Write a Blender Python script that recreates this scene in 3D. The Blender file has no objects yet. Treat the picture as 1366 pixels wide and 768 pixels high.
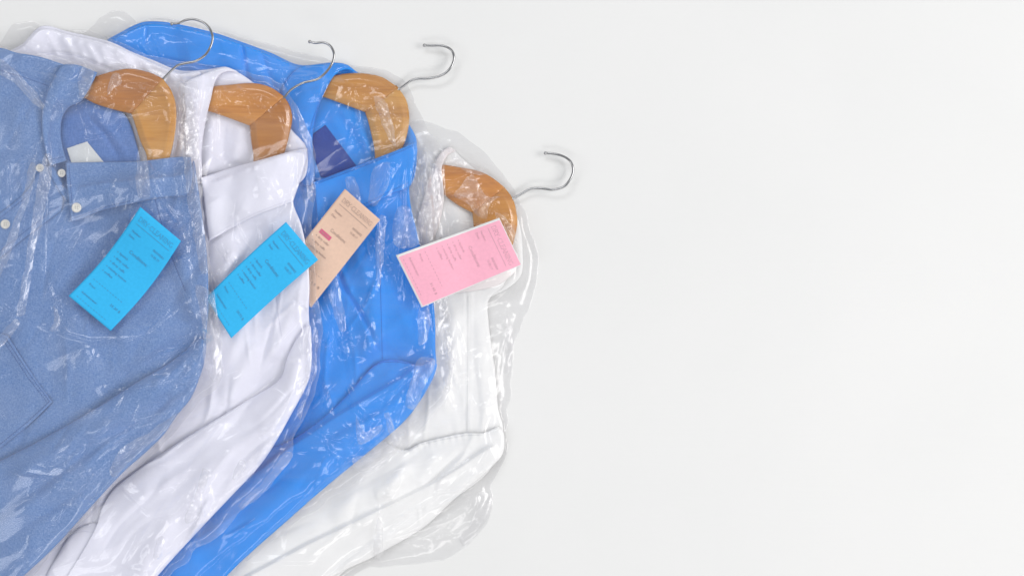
import bpy, math, random
import numpy as np
from mathutils import Vector

# ------------------------------------------------------------------ render, camera, world, lamps
S = bpy.context.scene
C = S.collection
CH = 2400.0                                   # camera height over the table, mm
S.render.engine = 'CYCLES'
S.cycles.use_denoising = True
S.cycles.max_bounces = 10
S.cycles.diffuse_bounces = 4
S.cycles.glossy_bounces = 4
S.cycles.transmission_bounces = 6
S.cycles.transparent_max_bounces = 40
S.cycles.sample_clamp_indirect = 4.0
S.view_settings.view_transform = 'Standard'
S.view_settings.look = 'None'
S.view_settings.exposure = 0.0
S.view_settings.gamma = 1.0

cam = bpy.data.objects.new('camera', bpy.data.cameras.new('camera'))
C.objects.link(cam)
cam.location = (0, 0, CH / 1000)
cam.data.sensor_width = 36
cam.data.lens = 36 * CH / 1366
cam.data.clip_end = 50
S.camera = cam

W = bpy.data.worlds.new('World'); S.world = W; W.use_nodes = True
W.node_tree.nodes['Background'].inputs[0].default_value = (0.955, 0.966, 0.985, 1)
W.node_tree.nodes['Background'].inputs[1].default_value = 0.415

def lamp(name, loc, target, sx, sy, watts, col=(1, 1, 1)):
    d = bpy.data.lights.new(name, 'AREA'); d.shape = 'RECTANGLE'
    d.size = sx; d.size_y = sy; d.energy = watts; d.color = col
    o = bpy.data.objects.new(name, d); C.objects.link(o)
    o.location = loc
    o.rotation_euler = (Vector(target) - Vector(loc)).to_track_quat('-Z', 'Y').to_euler()
    return o
lamp('key_softbox', (3.8, 0.10, 3.3), (-0.1, 0.0, 0), 3.2, 2.4, 152, (1, 0.985, 0.965))
lamp('top_softbox', (-1.2, 3.2, 3.3), (-0.2, 0, 0), 2.7, 1.1, 44, (0.97, 0.985, 1))
lamp('side_softbox', (-3.4, -1.0, 3.3), (-0.3, 0, 0), 1.1, 2.3, 26, (0.97, 0.985, 1))
lamp('front_softbox', (0.8, -3.2, 3.2), (-0.1, 0, 0), 2.5, 1.0, 32, (1, 0.985, 0.975))

# ------------------------------------------------------------------ materials
def mat(name):
    m = bpy.data.materials.new(name); m.use_nodes = True
    nt = m.node_tree; p = nt.nodes['Principled BSDF']
    return m, nt, p
def N(nt, t, **kw):
    n = nt.nodes.new(t)
    for k, v in kw.items():
        if k in n.inputs: n.inputs[k].default_value = v
        else: setattr(n, k, v)
    return n
def objcoord(nt, rot=0.0, scale=(1, 1, 1)):
    t = N(nt, 'ShaderNodeTexCoord'); m = N(nt, 'ShaderNodeMapping')
    m.inputs['Rotation'].default_value = (0, 0, rot); m.inputs['Scale'].default_value = scale
    nt.links.new(t.outputs['Object'], m.inputs['Vector'])
    return m.outputs['Vector']
def ramp(nt, src, stops):
    r = N(nt, 'ShaderNodeValToRGB'); e = r.color_ramp.elements
    while len(e) < len(stops): e.new(0.5)
    for i, (p, c) in enumerate(stops): e[i].position = p; e[i].color = (*c, 1)
    nt.links.new(src, r.inputs[0]); return r.outputs[0]
def bump(nt, p, src, strength, dist):
    b = N(nt, 'ShaderNodeBump', Strength=strength, Distance=dist)
    nt.links.new(src, b.inputs['Height']); nt.links.new(b.outputs[0], p.inputs['Normal']); return b

def cloth_material(name, col, dark, rot, thread=900.0, bumpd=0.0002, rough=0.85, sheen=0.15, fleck=None):
    m, nt, p = mat(name)
    a = N(nt, 'ShaderNodeTexNoise', Scale=thread, Detail=2.0, Roughness=0.6)
    nt.links.new(objcoord(nt, rot, (1, 0.22, 1)), a.inputs['Vector'])
    b = N(nt, 'ShaderNodeTexNoise', Scale=thread, Detail=2.0, Roughness=0.6)
    nt.links.new(objcoord(nt, rot, (0.22, 1, 1)), b.inputs['Vector'])
    mx = N(nt, 'ShaderNodeMath', operation='ADD')
    nt.links.new(a.outputs[0], mx.inputs[0]); nt.links.new(b.outputs[0], mx.inputs[1])
    hf = N(nt, 'ShaderNodeMath', operation='MULTIPLY'); hf.inputs[1].default_value = 0.5
    nt.links.new(mx.outputs[0], hf.inputs[0])
    if fleck: c = ramp(nt, hf.outputs[0], [(0.36, dark), (0.5, col), (0.64, fleck)])
    else: c = ramp(nt, hf.outputs[0], [(0.35, dark), (0.6, col)])
    nt.links.new(c, p.inputs['Base Color'])
    p.inputs['Roughness'].default_value = rough
    p.inputs['Sheen Weight'].default_value = sheen
    p.inputs['Specular IOR Level'].default_value = 0.25
    bump(nt, p, hf.outputs[0], 0.5, bumpd)
    return m

M = {}
M['chambray'] = cloth_material('chambray_cloth', (0.155, 0.275, 0.55), (0.092, 0.20, 0.47), 0.75, 1300, 0.0004, 0.9, 0.2, (0.27, 0.39, 0.66))
M['chambray_in'] = cloth_material('chambray_lining', (0.15, 0.27, 0.60), (0.10, 0.20, 0.50), 0.2, 620, 0.0004, 0.9, 0.1)
M['white_b'] = cloth_material('lilac_white_cloth', (0.855, 0.855, 0.96), (0.82, 0.82, 0.94), 0.6, 1100, 0.00015)
M['white_d'] = cloth_material('white_cloth', (0.91, 0.91, 0.91), (0.885, 0.885, 0.89), 0.3, 1100, 0.00015)
M['blush'] = cloth_material('blush_collar_cloth', (0.90, 0.84, 0.84), (0.87, 0.81, 0.82), 0.3, 1100, 0.00015)
M['blue'] = cloth_material('bright_blue_cloth', (0.022, 0.30, 0.90), (0.018, 0.27, 0.86), 0.5, 1100, 0.00015, 0.7, 0.1)
M['navy'] = cloth_material('navy_woven_label', (0.006, 0.05, 0.34), (0.005, 0.035, 0.27), 0.9, 1200, 0.0001, 0.6)
M['label'] = cloth_material('white_woven_label', (0.80, 0.82, 0.82), (0.74, 0.76, 0.77), 0.9, 1200, 0.0001, 0.6)
def plain(name, col, rough=0.6, metal=0.0, spec=0.5):
    m, nt, p = mat(name)
    n = N(nt, 'ShaderNodeTexNoise', Scale=260.0, Detail=3.0); nt.links.new(objcoord(nt), n.inputs['Vector'])
    c = ramp(nt, n.outputs[0], [(0.3, tuple(v * 0.94 for v in col)), (0.7, col)])
    nt.links.new(c, p.inputs['Base Color'])
    p.inputs['Roughness'].default_value = rough; p.inputs['Metallic'].default_value = metal
    p.inputs['Specular IOR Level'].default_value = spec
    return m
M['thread_a'] = plain('chambray_thread', (0.06, 0.12, 0.33), 0.9)
M['thread_b'] = plain('lilac_thread', (0.60, 0.60, 0.72), 0.9)
M['thread_c'] = plain('blue_thread', (0.012, 0.08, 0.42), 0.9)
M['thread_d'] = plain('white_thread', (0.66, 0.67, 0.68), 0.9)
M['steel'] = plain('chromed_steel', (0.46, 0.46, 0.47), 0.16, 1.0)
M['button'] = plain('shell_button', (0.78, 0.76, 0.70), 0.25)
M['hole'] = plain('button_hole_shade', (0.32, 0.31, 0.30), 0.8)
M['cyan'] = plain('cyan_paper', (0.045, 0.51, 0.93), 0.75, 0, 0.2)
M['peach'] = plain('peach_paper', (0.84, 0.59, 0.46), 0.75, 0, 0.2)
M['pink'] = plain('pink_print', (0.96, 0.47, 0.60), 0.75, 0, 0.2)
M['paper'] = plain('white_paper', (0.88, 0.88, 0.88), 0.7, 0, 0.2)
M['ink'] = plain('grey_ink', (0.09, 0.28, 0.48), 0.8, 0, 0.2)
M['ink_warm'] = plain('brown_grey_ink', (0.42, 0.31, 0.28), 0.8, 0, 0.2)
M['ink_soft'] = plain('faded_ink', (0.58, 0.34, 0.41), 0.8, 0, 0.2)
M['marker'] = plain('pink_marker', (0.72, 0.16, 0.28), 0.7, 0, 0.2)

def wood(name, rot, tone=(1, 1, 1)):
    m, nt, p = mat(name)
    v = objcoord(nt, rot, (0.9, 11, 1))
    n = N(nt, 'ShaderNodeTexNoise', Scale=14.0, Detail=6.0, Roughness=0.62, Distortion=0.6); nt.links.new(v, n.inputs['Vector'])
    v2 = objcoord(nt, rot, (0.35, 5, 1))
    n2 = N(nt, 'ShaderNodeTexNoise', Scale=9.0, Detail=3.0); nt.links.new(v2, n2.inputs['Vector'])
    n3 = N(nt, 'ShaderNodeTexNoise', Scale=90.0, Detail=3.0); nt.links.new(objcoord(nt, rot, (0.5, 6, 1)), n3.inputs['Vector'])
    a = N(nt, 'ShaderNodeMath', operation='ADD'); nt.links.new(n.outputs[0], a.inputs[0]); nt.links.new(n2.outputs[0], a.inputs[1])
    b = N(nt, 'ShaderNodeMath', operation='MULTIPLY_ADD'); b.inputs[1].default_value = 0.25
    nt.links.new(n3.outputs[0], b.inputs[0]); nt.links.new(a.outputs[0], b.inputs[2])
    h = N(nt, 'ShaderNodeMath', operation='MULTIPLY'); h.inputs[1].default_value = 0.45; nt.links.new(b.outputs[0], h.inputs[0])
    c = ramp(nt, h.outputs[0], [(q, tuple(a * b for a, b in zip(c_, tone))) for q, c_ in ((0.34, (0.40, 0.15, 0.022)), (0.5, (0.57, 0.25, 0.048)), (0.68, (0.68, 0.34, 0.085)))])
    nt.links.new(c, p.inputs['Base Color'])
    p.inputs['Roughness'].default_value = 0.42; p.inputs['Coat Weight'].default_value = 0.3
    p.inputs['Coat Roughness'].default_value = 0.3
    bump(nt, p, h.outputs[0], 0.15, 0.0008)
    return m

def film_material():
    m, nt, p = mat('clear_film'); nt.nodes.remove(p)
    out = nt.nodes['Material Output']
    tr = N(nt, 'ShaderNodeBsdfTransparent'); tr.inputs[0].default_value = (0.998, 0.998, 1.0, 1)
    n1 = N(nt, 'ShaderNodeTexNoise', Scale=60.0, Detail=4.0, Roughness=0.55, Distortion=0.6); nt.links.new(objcoord(nt, 0.9, (0.35, 1, 1)), n1.inputs['Vector'])
    bp = N(nt, 'ShaderNodeBump', Strength=0.06, Distance=0.002); nt.links.new(n1.outputs[0], bp.inputs['Height'])
    sharp = N(nt, 'ShaderNodeBsdfGlossy', Roughness=0.12); sharp.inputs[0].default_value = (1, 0.985, 0.99, 1)
    soft = N(nt, 'ShaderNodeBsdfGlossy', Roughness=0.32); soft.inputs[0].default_value = (1, 0.99, 0.995, 1)
    for g in (sharp, soft): nt.links.new(bp.outputs[0], g.inputs['Normal'])
    gl = N(nt, 'ShaderNodeMixShader'); gl.inputs[0].default_value = 0.38
    nt.links.new(sharp.outputs[0], gl.inputs[1]); nt.links.new(soft.outputs[0], gl.inputs[2])
    fr = N(nt, 'ShaderNodeFresnel', IOR=1.5); nt.links.new(bp.outputs[0], fr.inputs['Normal'])
    mu = N(nt, 'ShaderNodeMath', operation='MULTIPLY'); mu.inputs[1].default_value = 1.4
    mn = N(nt, 'ShaderNodeMath', operation='MINIMUM'); mn.inputs[1].default_value = 0.10
    nt.links.new(fr.outputs[0], mu.inputs[0]); nt.links.new(mu.outputs[0], mn.inputs[0])
    df = N(nt, 'ShaderNodeBsdfDiffuse'); df.inputs[0].default_value = (0.99, 0.99, 1.0, 1)
    tl = N(nt, 'ShaderNodeBsdfTranslucent'); tl.inputs[0].default_value = (0.99, 0.99, 1.0, 1)
    hz = N(nt, 'ShaderNodeMixShader'); hz.inputs[0].default_value = 0.5
    nt.links.new(df.outputs[0], hz.inputs[1]); nt.links.new(tl.outputs[0], hz.inputs[2])
    # slightly cloudy film; noise mixes in milky haze imitating light on micro creases
    n2 = N(nt, 'ShaderNodeTexNoise', Scale=16.0, Detail=5.0, Roughness=0.6, Distortion=1.2); nt.links.new(objcoord(nt, 0.95, (0.3, 1, 1)), n2.inputs['Vector'])
    mr = N(nt, 'ShaderNodeMapRange'); mr.inputs['From Min'].default_value = 0.35; mr.inputs['From Max'].default_value = 0.75
    mr.inputs['To Min'].default_value = 0.02; mr.inputs['To Max'].default_value = 0.12
    nt.links.new(n2.outputs[0], mr.inputs['Value'])
    a = N(nt, 'ShaderNodeMixShader'); nt.links.new(mr.outputs[0], a.inputs[0])
    nt.links.new(tr.outputs[0], a.inputs[1]); nt.links.new(hz.outputs[0], a.inputs[2])
    b = N(nt, 'ShaderNodeMixShader'); nt.links.new(mn.outputs[0], b.inputs[0])
    nt.links.new(a.outputs[0], b.inputs[1]); nt.links.new(gl.outputs[0], b.inputs[2])
    nt.links.new(b.outputs[0], out.inputs[0])
    return m
M['film'] = film_material()

# ------------------------------------------------------------------ numeric tools (all in mm; x right, y down the table)
G = 2.0; GX0, GY0, GNX, GNY = -90.0, -60.0, 450, 480
gx = GX0 + G * np.arange(GNX); gy = GY0 + G * np.arange(GNY)
GXX, GYY = np.meshgrid(gx, gy)
H = np.zeros((GNY, GNX))

def sample(A, x, y):
    u = np.clip((x - GX0) / G, 0, GNX - 1.001); v = np.clip((y - GY0) / G, 0, GNY - 1.001)
    i = u.astype(int); j = v.astype(int); fu = u - i; fv = v - j
    return (A[j, i] * (1 - fu) * (1 - fv) + A[j, i + 1] * fu * (1 - fv) + A[j + 1, i] * (1 - fu) * fv + A[j + 1, i + 1] * fu * fv)
def maxf(A, r):
    for ax in (0, 1):
        B = A.copy()
        for s in range(1, r + 1):
            if ax == 0:
                B[s:] = np.maximum(B[s:], A[:-s]); B[:-s] = np.maximum(B[:-s], A[s:])
            else:
                B[:, s:] = np.maximum(B[:, s:], A[:, :-s]); B[:, :-s] = np.maximum(B[:, :-s], A[:, s:])
        A = B
    return A
def blur(A, r):
    k = 2 * r + 1
    for _ in range(2):
        for ax in (0, 1):
            P = np.pad(A, [(r + 1, r) if ax == q else (0, 0) for q in (0, 1)], mode='edge')
            c = np.cumsum(P, axis=ax)
            A = (c[k:] - c[:-k]) / k if ax == 0 else (c[:, k:] - c[:, :-k]) / k
    return A
def drape(A, rm, rb):
    return np.maximum(blur(maxf(A, rm), rb), maxf(A, 1))

_T = np.random.RandomState(7).rand(64, 256, 256)[:1]
_RS = {}
def table(seed):
    if seed not in _RS: _RS[seed] = np.random.RandomState(seed * 17 + 3).rand(128, 128) * 2 - 1
    return _RS[seed]
def _rot(x, y, sx, sy, ang):
    c, s = math.cos(ang), math.sin(ang)
    return (c * x + s * y) / sx, (-s * x + c * y) / sy
def noise(x, y, sx, sy=None, ang=0.0, seed=1):
    sy = sy or sx; u, v = _rot(x, y, sx, sy, ang); T = table(seed)
    i = np.floor(u).astype(int); j = np.floor(v).astype(int); fu = u - i; fv = v - j
    fu = fu * fu * fu * (fu * (fu * 6 - 15) + 10); fv = fv * fv * fv * (fv * (fv * 6 - 15) + 10)
    a, b, c, d = T[j % 128, i % 128], T[j % 128, (i + 1) % 128], T[(j + 1) % 128, i % 128], T[(j + 1) % 128, (i + 1) % 128]
    return a * (1 - fu) * (1 - fv) + b * fu * (1 - fv) + c * (1 - fu) * fv + d * fu * fv
def wrinkle(x, y, sx, sy, ang, seed):
    """soft pulled folds: rounded ridges with sharper valleys, fading in and out"""
    n = np.abs(noise(x + 14 * noise(x, y, 90, 90, 0, seed + 3), y, sx, sy, ang, seed))
    return np.clip(n, 0, 0.55) * np.clip(0.55 + noise(x, y, 100, 100, 0, seed + 4), 0, 1.3)
def dip(x, y, P, w, a):
    """the cloth lies high and sinks towards a line"""
    return a * sstep(linedist(x, y, P)[0] / w)
def pressed(x, y, seed, box, ang, n, amp):
    rs = np.random.RandomState(seed); z = np.zeros(x.shape)
    for _ in range(n):
        c = np.array([rs.uniform(box[0], box[2]), rs.uniform(box[1], box[3])]); a = ang + rs.normal(0, 0.35); L = rs.uniform(40, 140)
        P = [c]
        for _k in range(2):
            P.append(P[-1] + L / 2 * np.array([math.cos(a), math.sin(a)])); a += rs.normal(0, 0.2)
        w = rs.uniform(4, 11); Q = np.array(P)
        m = (x > Q[:, 0].min() - w) & (x < Q[:, 0].max() + w) & (y > Q[:, 1].min() - w) & (y < Q[:, 1].max() + w)
        if m.any(): z[m] += fold(x[m], y[m], P, w, amp * rs.uniform(0.6, 1.7) * rs.choice([1, 1, -0.7]), 'crease', 0.4)
    return z
def facet(x, y, sx, sy=None, ang=0.0, seed=1, warp=0.5):
    """piecewise flat crumple: straight creases between flat facets"""
    sy = sy or sx; u, v = _rot(x, y, sx, sy, ang); T = table(seed)
    w = max(sx, sy) * 2.0
    u = u + warp * noise(x, y, w, w, 0.3, seed + 50); v = v + warp * noise(x, y, w, w, 0.9, seed + 51)
    i = np.floor(u).astype(int); j = np.floor(v).astype(int); fu = u - i; fv = v - j
    a, b, c, d = T[j % 128, i % 128], T[j % 128, (i + 1) % 128], T[(j + 1) % 128, i % 128], T[(j + 1) % 128, (i + 1) % 128]
    lo = a + (b - a) * fu + (c - a) * fv
    hi = d + (c - d) * (1 - fu) + (b - d) * (1 - fv)
    return np.where(fu + fv < 1, lo, hi)

def linedist(x, y, P):
    """distance, 0..1 position and side of the nearest point of an open polyline"""
    P = np.array([p[:2] for p in P], float)
    L = np.r_[0, np.cumsum(np.hypot(*(P[1:] - P[:-1]).T))]
    best = np.full(x.shape, 1e9); t = np.zeros(x.shape); sd = np.ones(x.shape)
    for k in range(len(P) - 1):
        ax, ay = P[k]; bx, by = P[k + 1]; dx, dy = bx - ax, by - ay; l2 = dx * dx + dy * dy + 1e-9
        q = np.clip(((x - ax) * dx + (y - ay) * dy) / l2, 0, 1)
        d = np.hypot(x - ax - q * dx, y - ay - q * dy)
        m = d < best
        best = np.where(m, d, best); t = np.where(m, (L[k] + q * math.sqrt(l2)) / L[-1], t)
        sd = np.where(m, np.sign(dx * (y - ay) - dy * (x - ax)), sd)
    return best, t, sd
def fold(x, y, P, w, amp, kind='ridge', ends=0.18):
    """ridge: soft bump; crease: sharp tent; step: raised on the right-hand side of the line, fading away over w"""
    d, t, s = linedist(x, y, P)
    e = np.clip(np.minimum(t, 1 - t) / ends, 0, 1) if ends > 0 else 1.0
    e = e * e * (3 - 2 * e) if ends > 0 else 1.0
    if kind == 'ridge': return amp * e * np.exp(-(d / w) ** 2)
    if kind == 'crease': return amp * e * np.clip(1 - d / w, 0, 1) ** 1.7
    if kind == 'knife': return amp * e * np.where(s > 0, np.clip(1 - d / w, 0, 1), np.clip(1 - d / (0.3 * w + 0.9), 0, 1))
    if kind == 'band': return amp * e * np.clip(1 - d / w, 0, 1)
    if kind == 'step': return amp * e * np.where(s > 0, np.exp(-(d / w) ** 1.5), np.exp(-(d / 2.2) ** 2))
def folds(x, y, L):
    z = np.zeros(x.shape)
    for f in L: z = z + fold(x, y, f[0], f[1] * 0.85, f[2] * 1.45, *f[3:])
    return z

def spline(P, seg=5.0):
    """closed outline through the points; a point with a third value is a sharp corner"""
    n = len(P); out = []
    Q = [np.array(p[:2], float) for p in P]; sh = [len(p) > 2 for p in P]
    for i in range(n):
        p0, p1, p2, p3 = Q[i - 1], Q[i], Q[(i + 1) % n], Q[(i + 2) % n]
        l = np.hypot(*(p2 - p1)) + 1e-9
        m1 = (p2 - p0) / (np.hypot(*(p2 - p1)) + np.hypot(*(p1 - p0)) + 1e-9) * l
        m2 = (p3 - p1) / (np.hypot(*(p3 - p2)) + np.hypot(*(p2 - p1)) + 1e-9) * l
        if sh[i]: m1 = p2 - p1
        if sh[(i + 1) % n]: m2 = p2 - p1
        k = max(1, int(l / seg))
        for j in range(k):
            t = j / k
            out.append((2 * t ** 3 - 3 * t ** 2 + 1) * p1 + (t ** 3 - 2 * t ** 2 + t) * m1 + (-2 * t ** 3 + 3 * t ** 2) * p2 + (t ** 3 - t ** 2) * m2)
    return np.array(out)
def nearest(x, y, B):
    """distance to and nearest point on a closed outline"""
    best = np.full(x.shape, 1e9); px = x.copy(); py = y.copy(); n = len(B)
    for k in range(n):
        ax, ay = B[k]; bx, by = B[(k + 1) % n]; dx, dy = bx - ax, by - ay; l2 = dx * dx + dy * dy + 1e-9
        q = np.clip(((x - ax) * dx + (y - ay) * dy) / l2, 0, 1)
        qx = ax + q * dx; qy = ay + q * dy; d = (x - qx) ** 2 + (y - qy) ** 2
        m = d < best; best = np.where(m, d, best); px = np.where(m, qx, px); py = np.where(m, qy, py)
    return np.sqrt(best), px, py
def inside(x, y, B):
    r = np.zeros(x.shape, bool); n = len(B)
    for k in range(n):
        ax, ay = B[k]; bx, by = B[(k + 1) % n]
        if ay == by: continue
        c = ((ay > y) != (by > y)) & (x < (bx - ax) * (y - ay) / (by - ay) + ax)
        r ^= c
    return r
def world_xyz(x, y, z):
    k = (CH - z) / CH
    return (x - 683) * k / 1000, (384 - y) * k / 1000, z / 1000

def mesh_object(name, V, F, m, parent=None, smooth=True):
    V = np.asarray(V, float)
    q = parent
    while q is not None:
        V = V - np.array(q.location); q = q.parent
    me = bpy.data.meshes.new(name)
    me.from_pydata(V.tolist(), [], F if isinstance(F, list) else F.tolist())
    if smooth: me.polygons.foreach_set('use_smooth', [True] * len(me.polygons))
    for q in (m if isinstance(m, (list, tuple)) else [m]): me.materials.append(q)
    o = bpy.data.objects.new(name, me); C.objects.link(o)
    if parent is not None: o.parent = parent
    return o
def top_level(name, label, cat, at, group=None):
    o = bpy.data.objects.new(name, None); C.objects.link(o)
    x, y, z = world_xyz(np.float64(at[0]), np.float64(at[1]), np.float64(at[2] if len(at) > 2 else 0))
    o.location = (x, y, z); o.empty_display_size = 0.02
    o['label'] = label; o['category'] = cat
    if group: o['group'] = group
    return o

def patch(B, step):
    """regular net clipped to an outline: nodes, faces, distance from the edge"""
    x0, y0 = B.min(0) - step; x1, y1 = B.max(0) + step
    x0 = max(x0, -88); y0 = max(y0, -58); x1 = min(x1, 806); y1 = min(y1, 890)
    xs = np.arange(x0, x1 + step, step); ys = np.arange(y0, y1 + step, step)
    X, Y = np.meshgrid(xs, ys)
    ins = inside(X, Y, B)
    core = ins[:-1, :-1] | ins[1:, :-1] | ins[:-1, 1:] | ins[1:, 1:]
    use = np.zeros(X.shape, bool)
    use[:-1, :-1] |= core; use[1:, :-1] |= core; use[:-1, 1:] |= core; use[1:, 1:] |= core
    idx = -np.ones(X.shape, int); idx[use] = np.arange(use.sum())
    x = X[use]; y = Y[use]; i = ins[use]
    d, px, py = nearest(x, y, B)
    x = np.where(i, x, px); y = np.where(i, y, py); d = np.where(i, d, 0)
    # pull the nearest edge node onto every outline corner
    e = np.where(d == 0)[0]
    if len(e):
        t1 = B - np.roll(B, 1, 0); t2 = np.roll(B, -1, 0) - B
        ca = (t1 * t2).sum(1) / (np.hypot(*t1.T) * np.hypot(*t2.T) + 1e-9)
        for b in B[ca < 0.85]:
            k = e[np.argmin((x[e] - b[0]) ** 2 + (y[e] - b[1]) ** 2)]
            if (x[k] - b[0]) ** 2 + (y[k] - b[1]) ** 2 < (2 * step) ** 2: x[k], y[k] = b
    J, I = np.where(core)
    F = np.stack([idx[J, I], idx[J + 1, I], idx[J + 1, I + 1], idx[J, I + 1]], 1)
    return x, y, d, F

def sheet(name, poly, m, parent, zf, rm=2, rb=3, lift=0.9, step=1.7, thick=0.5, whole=None, label=None):
    """one piece of cloth, wood or card laid over everything under it; zf(x,y,d) is its own relief above what it lies on"""
    global H
    B = spline(poly)
    base = drape(H, rm, rb)
    WB = spline(whole) if whole is not None else None
    def zz(x, y, d):
        if WB is not None: d = np.where(inside(x, y, WB), nearest(x, y, WB)[0], 0)
        z = sample(base, x, y) + lift + zf(x, y, d)
        return np.maximum(z, sample(H, x, y) + lift)
    x, y, d, F = patch(B, step)
    z = zz(x, y, d)
    o = mesh_object(name, np.stack(world_xyz(x, y, z), 1), F, m, parent)
    if thick:
        s = o.modifiers.new('thickness', 'SOLIDIFY'); s.thickness = thick / 1000; s.offset = -1
    g = inside(GXX, GYY, B)
    gx_, gy_ = GXX[g], GYY[g]
    H[g] = np.maximum(H[g], zz(gx_, gy_, nearest(gx_, gy_, B)[0]))
    if label: o['label'] = label
    return o
def puff(d, w, a):
    return a * np.sqrt(np.clip(1 - (1 - np.clip(d / w, 0, 1)) ** 2, 0, 1))
def sstep(v):
    v = np.clip(v, 0, 1); return v * v * (3 - 2 * v)

def tube(path, r, m, name, parent, res=10, zsm=True, ball=None):
    P = [np.array(p, float) for p in path]; n = len(P)
    out = []
    for i in range(n - 1):
        p0, p1, p2, p3 = P[max(i - 1, 0)], P[i], P[i + 1], P[min(i + 2, n - 1)]
        for j in range(6):
            t = j / 6
            out.append(0.5 * ((2 * p1) + (-p0 + p2) * t + (2 * p0 - 5 * p1 + 4 * p2 - p3) * t * t + (-p0 + 3 * p1 - 3 * p2 + p3) * t ** 3))
    out.append(P[-1]); V = []; F = []
    rad = [r] * len(out)
    if ball:
        e = out[-1]; dr = e - out[-2]; dr = dr / np.linalg.norm(dr)
        for s in (0.0, 0.3, 0.8, 1.4, 2.0, 2.5, 2.8):
            out.append(e + dr * (0.05 + s * ball / 1.4)); rad.append(max(0.05, ball * math.sqrt(max(0, 1 - ((s - 1.4) / 1.42) ** 2))))
    for i, c in enumerate(out):
        a = out[max(i - 1, 0)]; b = out[min(i + 1, len(out) - 1)]
        t = (b - a) / (np.linalg.norm(b - a) + 1e-9)
        u = np.cross(t, (0, 0, 1)); u /= np.linalg.norm(u) + 1e-9; w = np.cross(u, t)
        for k in range(res):
            an = 2 * math.pi * k / res
            V.append(c + rad[i] * (math.cos(an) * u + math.sin(an) * w))
    for i in range(len(out) - 1):
        for k in range(res):
            F.append((i * res + k, i * res + (k + 1) % res, (i + 1) * res + (k + 1) % res, (i + 1) * res + k))
    F.append(tuple(range(res - 1, -1, -1))); F.append(tuple(range((len(out) - 1) * res, len(out) * res)))
    V = np.array(V)
    return mesh_object(name, np.stack(world_xyz(V[:, 0], V[:, 1], V[:, 2]), 1), F, m, parent)

def stitching(paths, m, parent, pitch=3.2, ln=2.0, r=0.32, off=0.12):
    for P in paths:
        V = []; F = []
        P = np.array(P, float)
        # smooth the path a little
        seg = np.hypot(*(P[1:] - P[:-1]).T); L = np.r_[0, np.cumsum(seg)]
        s = 0.0
        while s + ln < L[-1]:
            a = np.array([np.interp(s, L, P[:, 0]), np.interp(s, L, P[:, 1])]); b = np.array([np.interp(s + ln, L, P[:, 0]), np.interp(s + ln, L, P[:, 1])])
            t = (b - a) / (np.linalg.norm(b - a) + 1e-9); n = np.array([-t[1], t[0]]) * r
            q = [a - n, b - n, b + n, a + n]
            k = len(V)
            for up in (-0.2, off + 0.25):
                for p in q:
                    z = float(sample(H, np.array([p[0]]), np.array([p[1]]))[0]) + up
                    V.append(world_xyz(p[0], p[1], z))
            F += [(k, k + 3, k + 2, k + 1), (k + 4, k + 5, k + 6, k + 7)] + [(k + i, k + (i + 1) % 4, k + 4 + (i + 1) % 4, k + 4 + i) for i in range(4)]
            s += pitch
        mesh_object('stitching', np.array(V), F, m, parent, False)

def button(x, y, r, parent, tilt=(0, 0)):
    """round shirt button with a raised rim and four holes"""
    z0 = float(sample(maxf(H, 2), np.array([x]), np.array([y]))[0]) + 0.2
    prof = [(0, 1.0), (0.45, 1.0), (0.62, 1.15), (0.72, 1.9), (0.86, 2.1), (0.97, 1.7), (1.0, 1.0), (0.93, 0.1)]
    V = [(x, y, z0 + 1.0)]; F = []; n = 28
    for (q, h) in prof[1:]:
        for k in range(n):
            a = 2 * math.pi * k / n; V.append((x + q * r * math.cos(a), y + q * r * math.sin(a), z0 + h))
    for k in range(n): F.append((0, 1 + (k + 1) % n, 1 + k))
    for i in range(len(prof) - 2):
        for k in range(n): F.append((1 + i * n + k, 1 + i * n + (k + 1) % n, 1 + (i + 1) * n + (k + 1) % n, 1 + (i + 1) * n + k))
    nb = len(F)
    for (sx, sy) in ((1, 1), (1, -1), (-1, 1), (-1, -1)):
        b = len(V); V.append((x + sx * r * .2, y + sy * r * .2, z0 + 1.12))
        for k in range(8):
            a = 2 * math.pi * k / 8; V.append((x + sx * r * .2 + r * .11 * math.cos(a), y + sy * r * .2 + r * .11 * math.sin(a), z0 + 1.08))
        for k in range(8): F.append((b, b + 1 + (k + 1) % 8, b + 1 + k))
    V = np.array(V)
    o = mesh_object('button', np.stack(world_xyz(V[:, 0], V[:, 1], V[:, 2]), 1), F, [M['button'], M['hole']], parent)
    for i in range(nb, len(F)): o.data.polygons[i].material_index = 1
    return o

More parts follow.
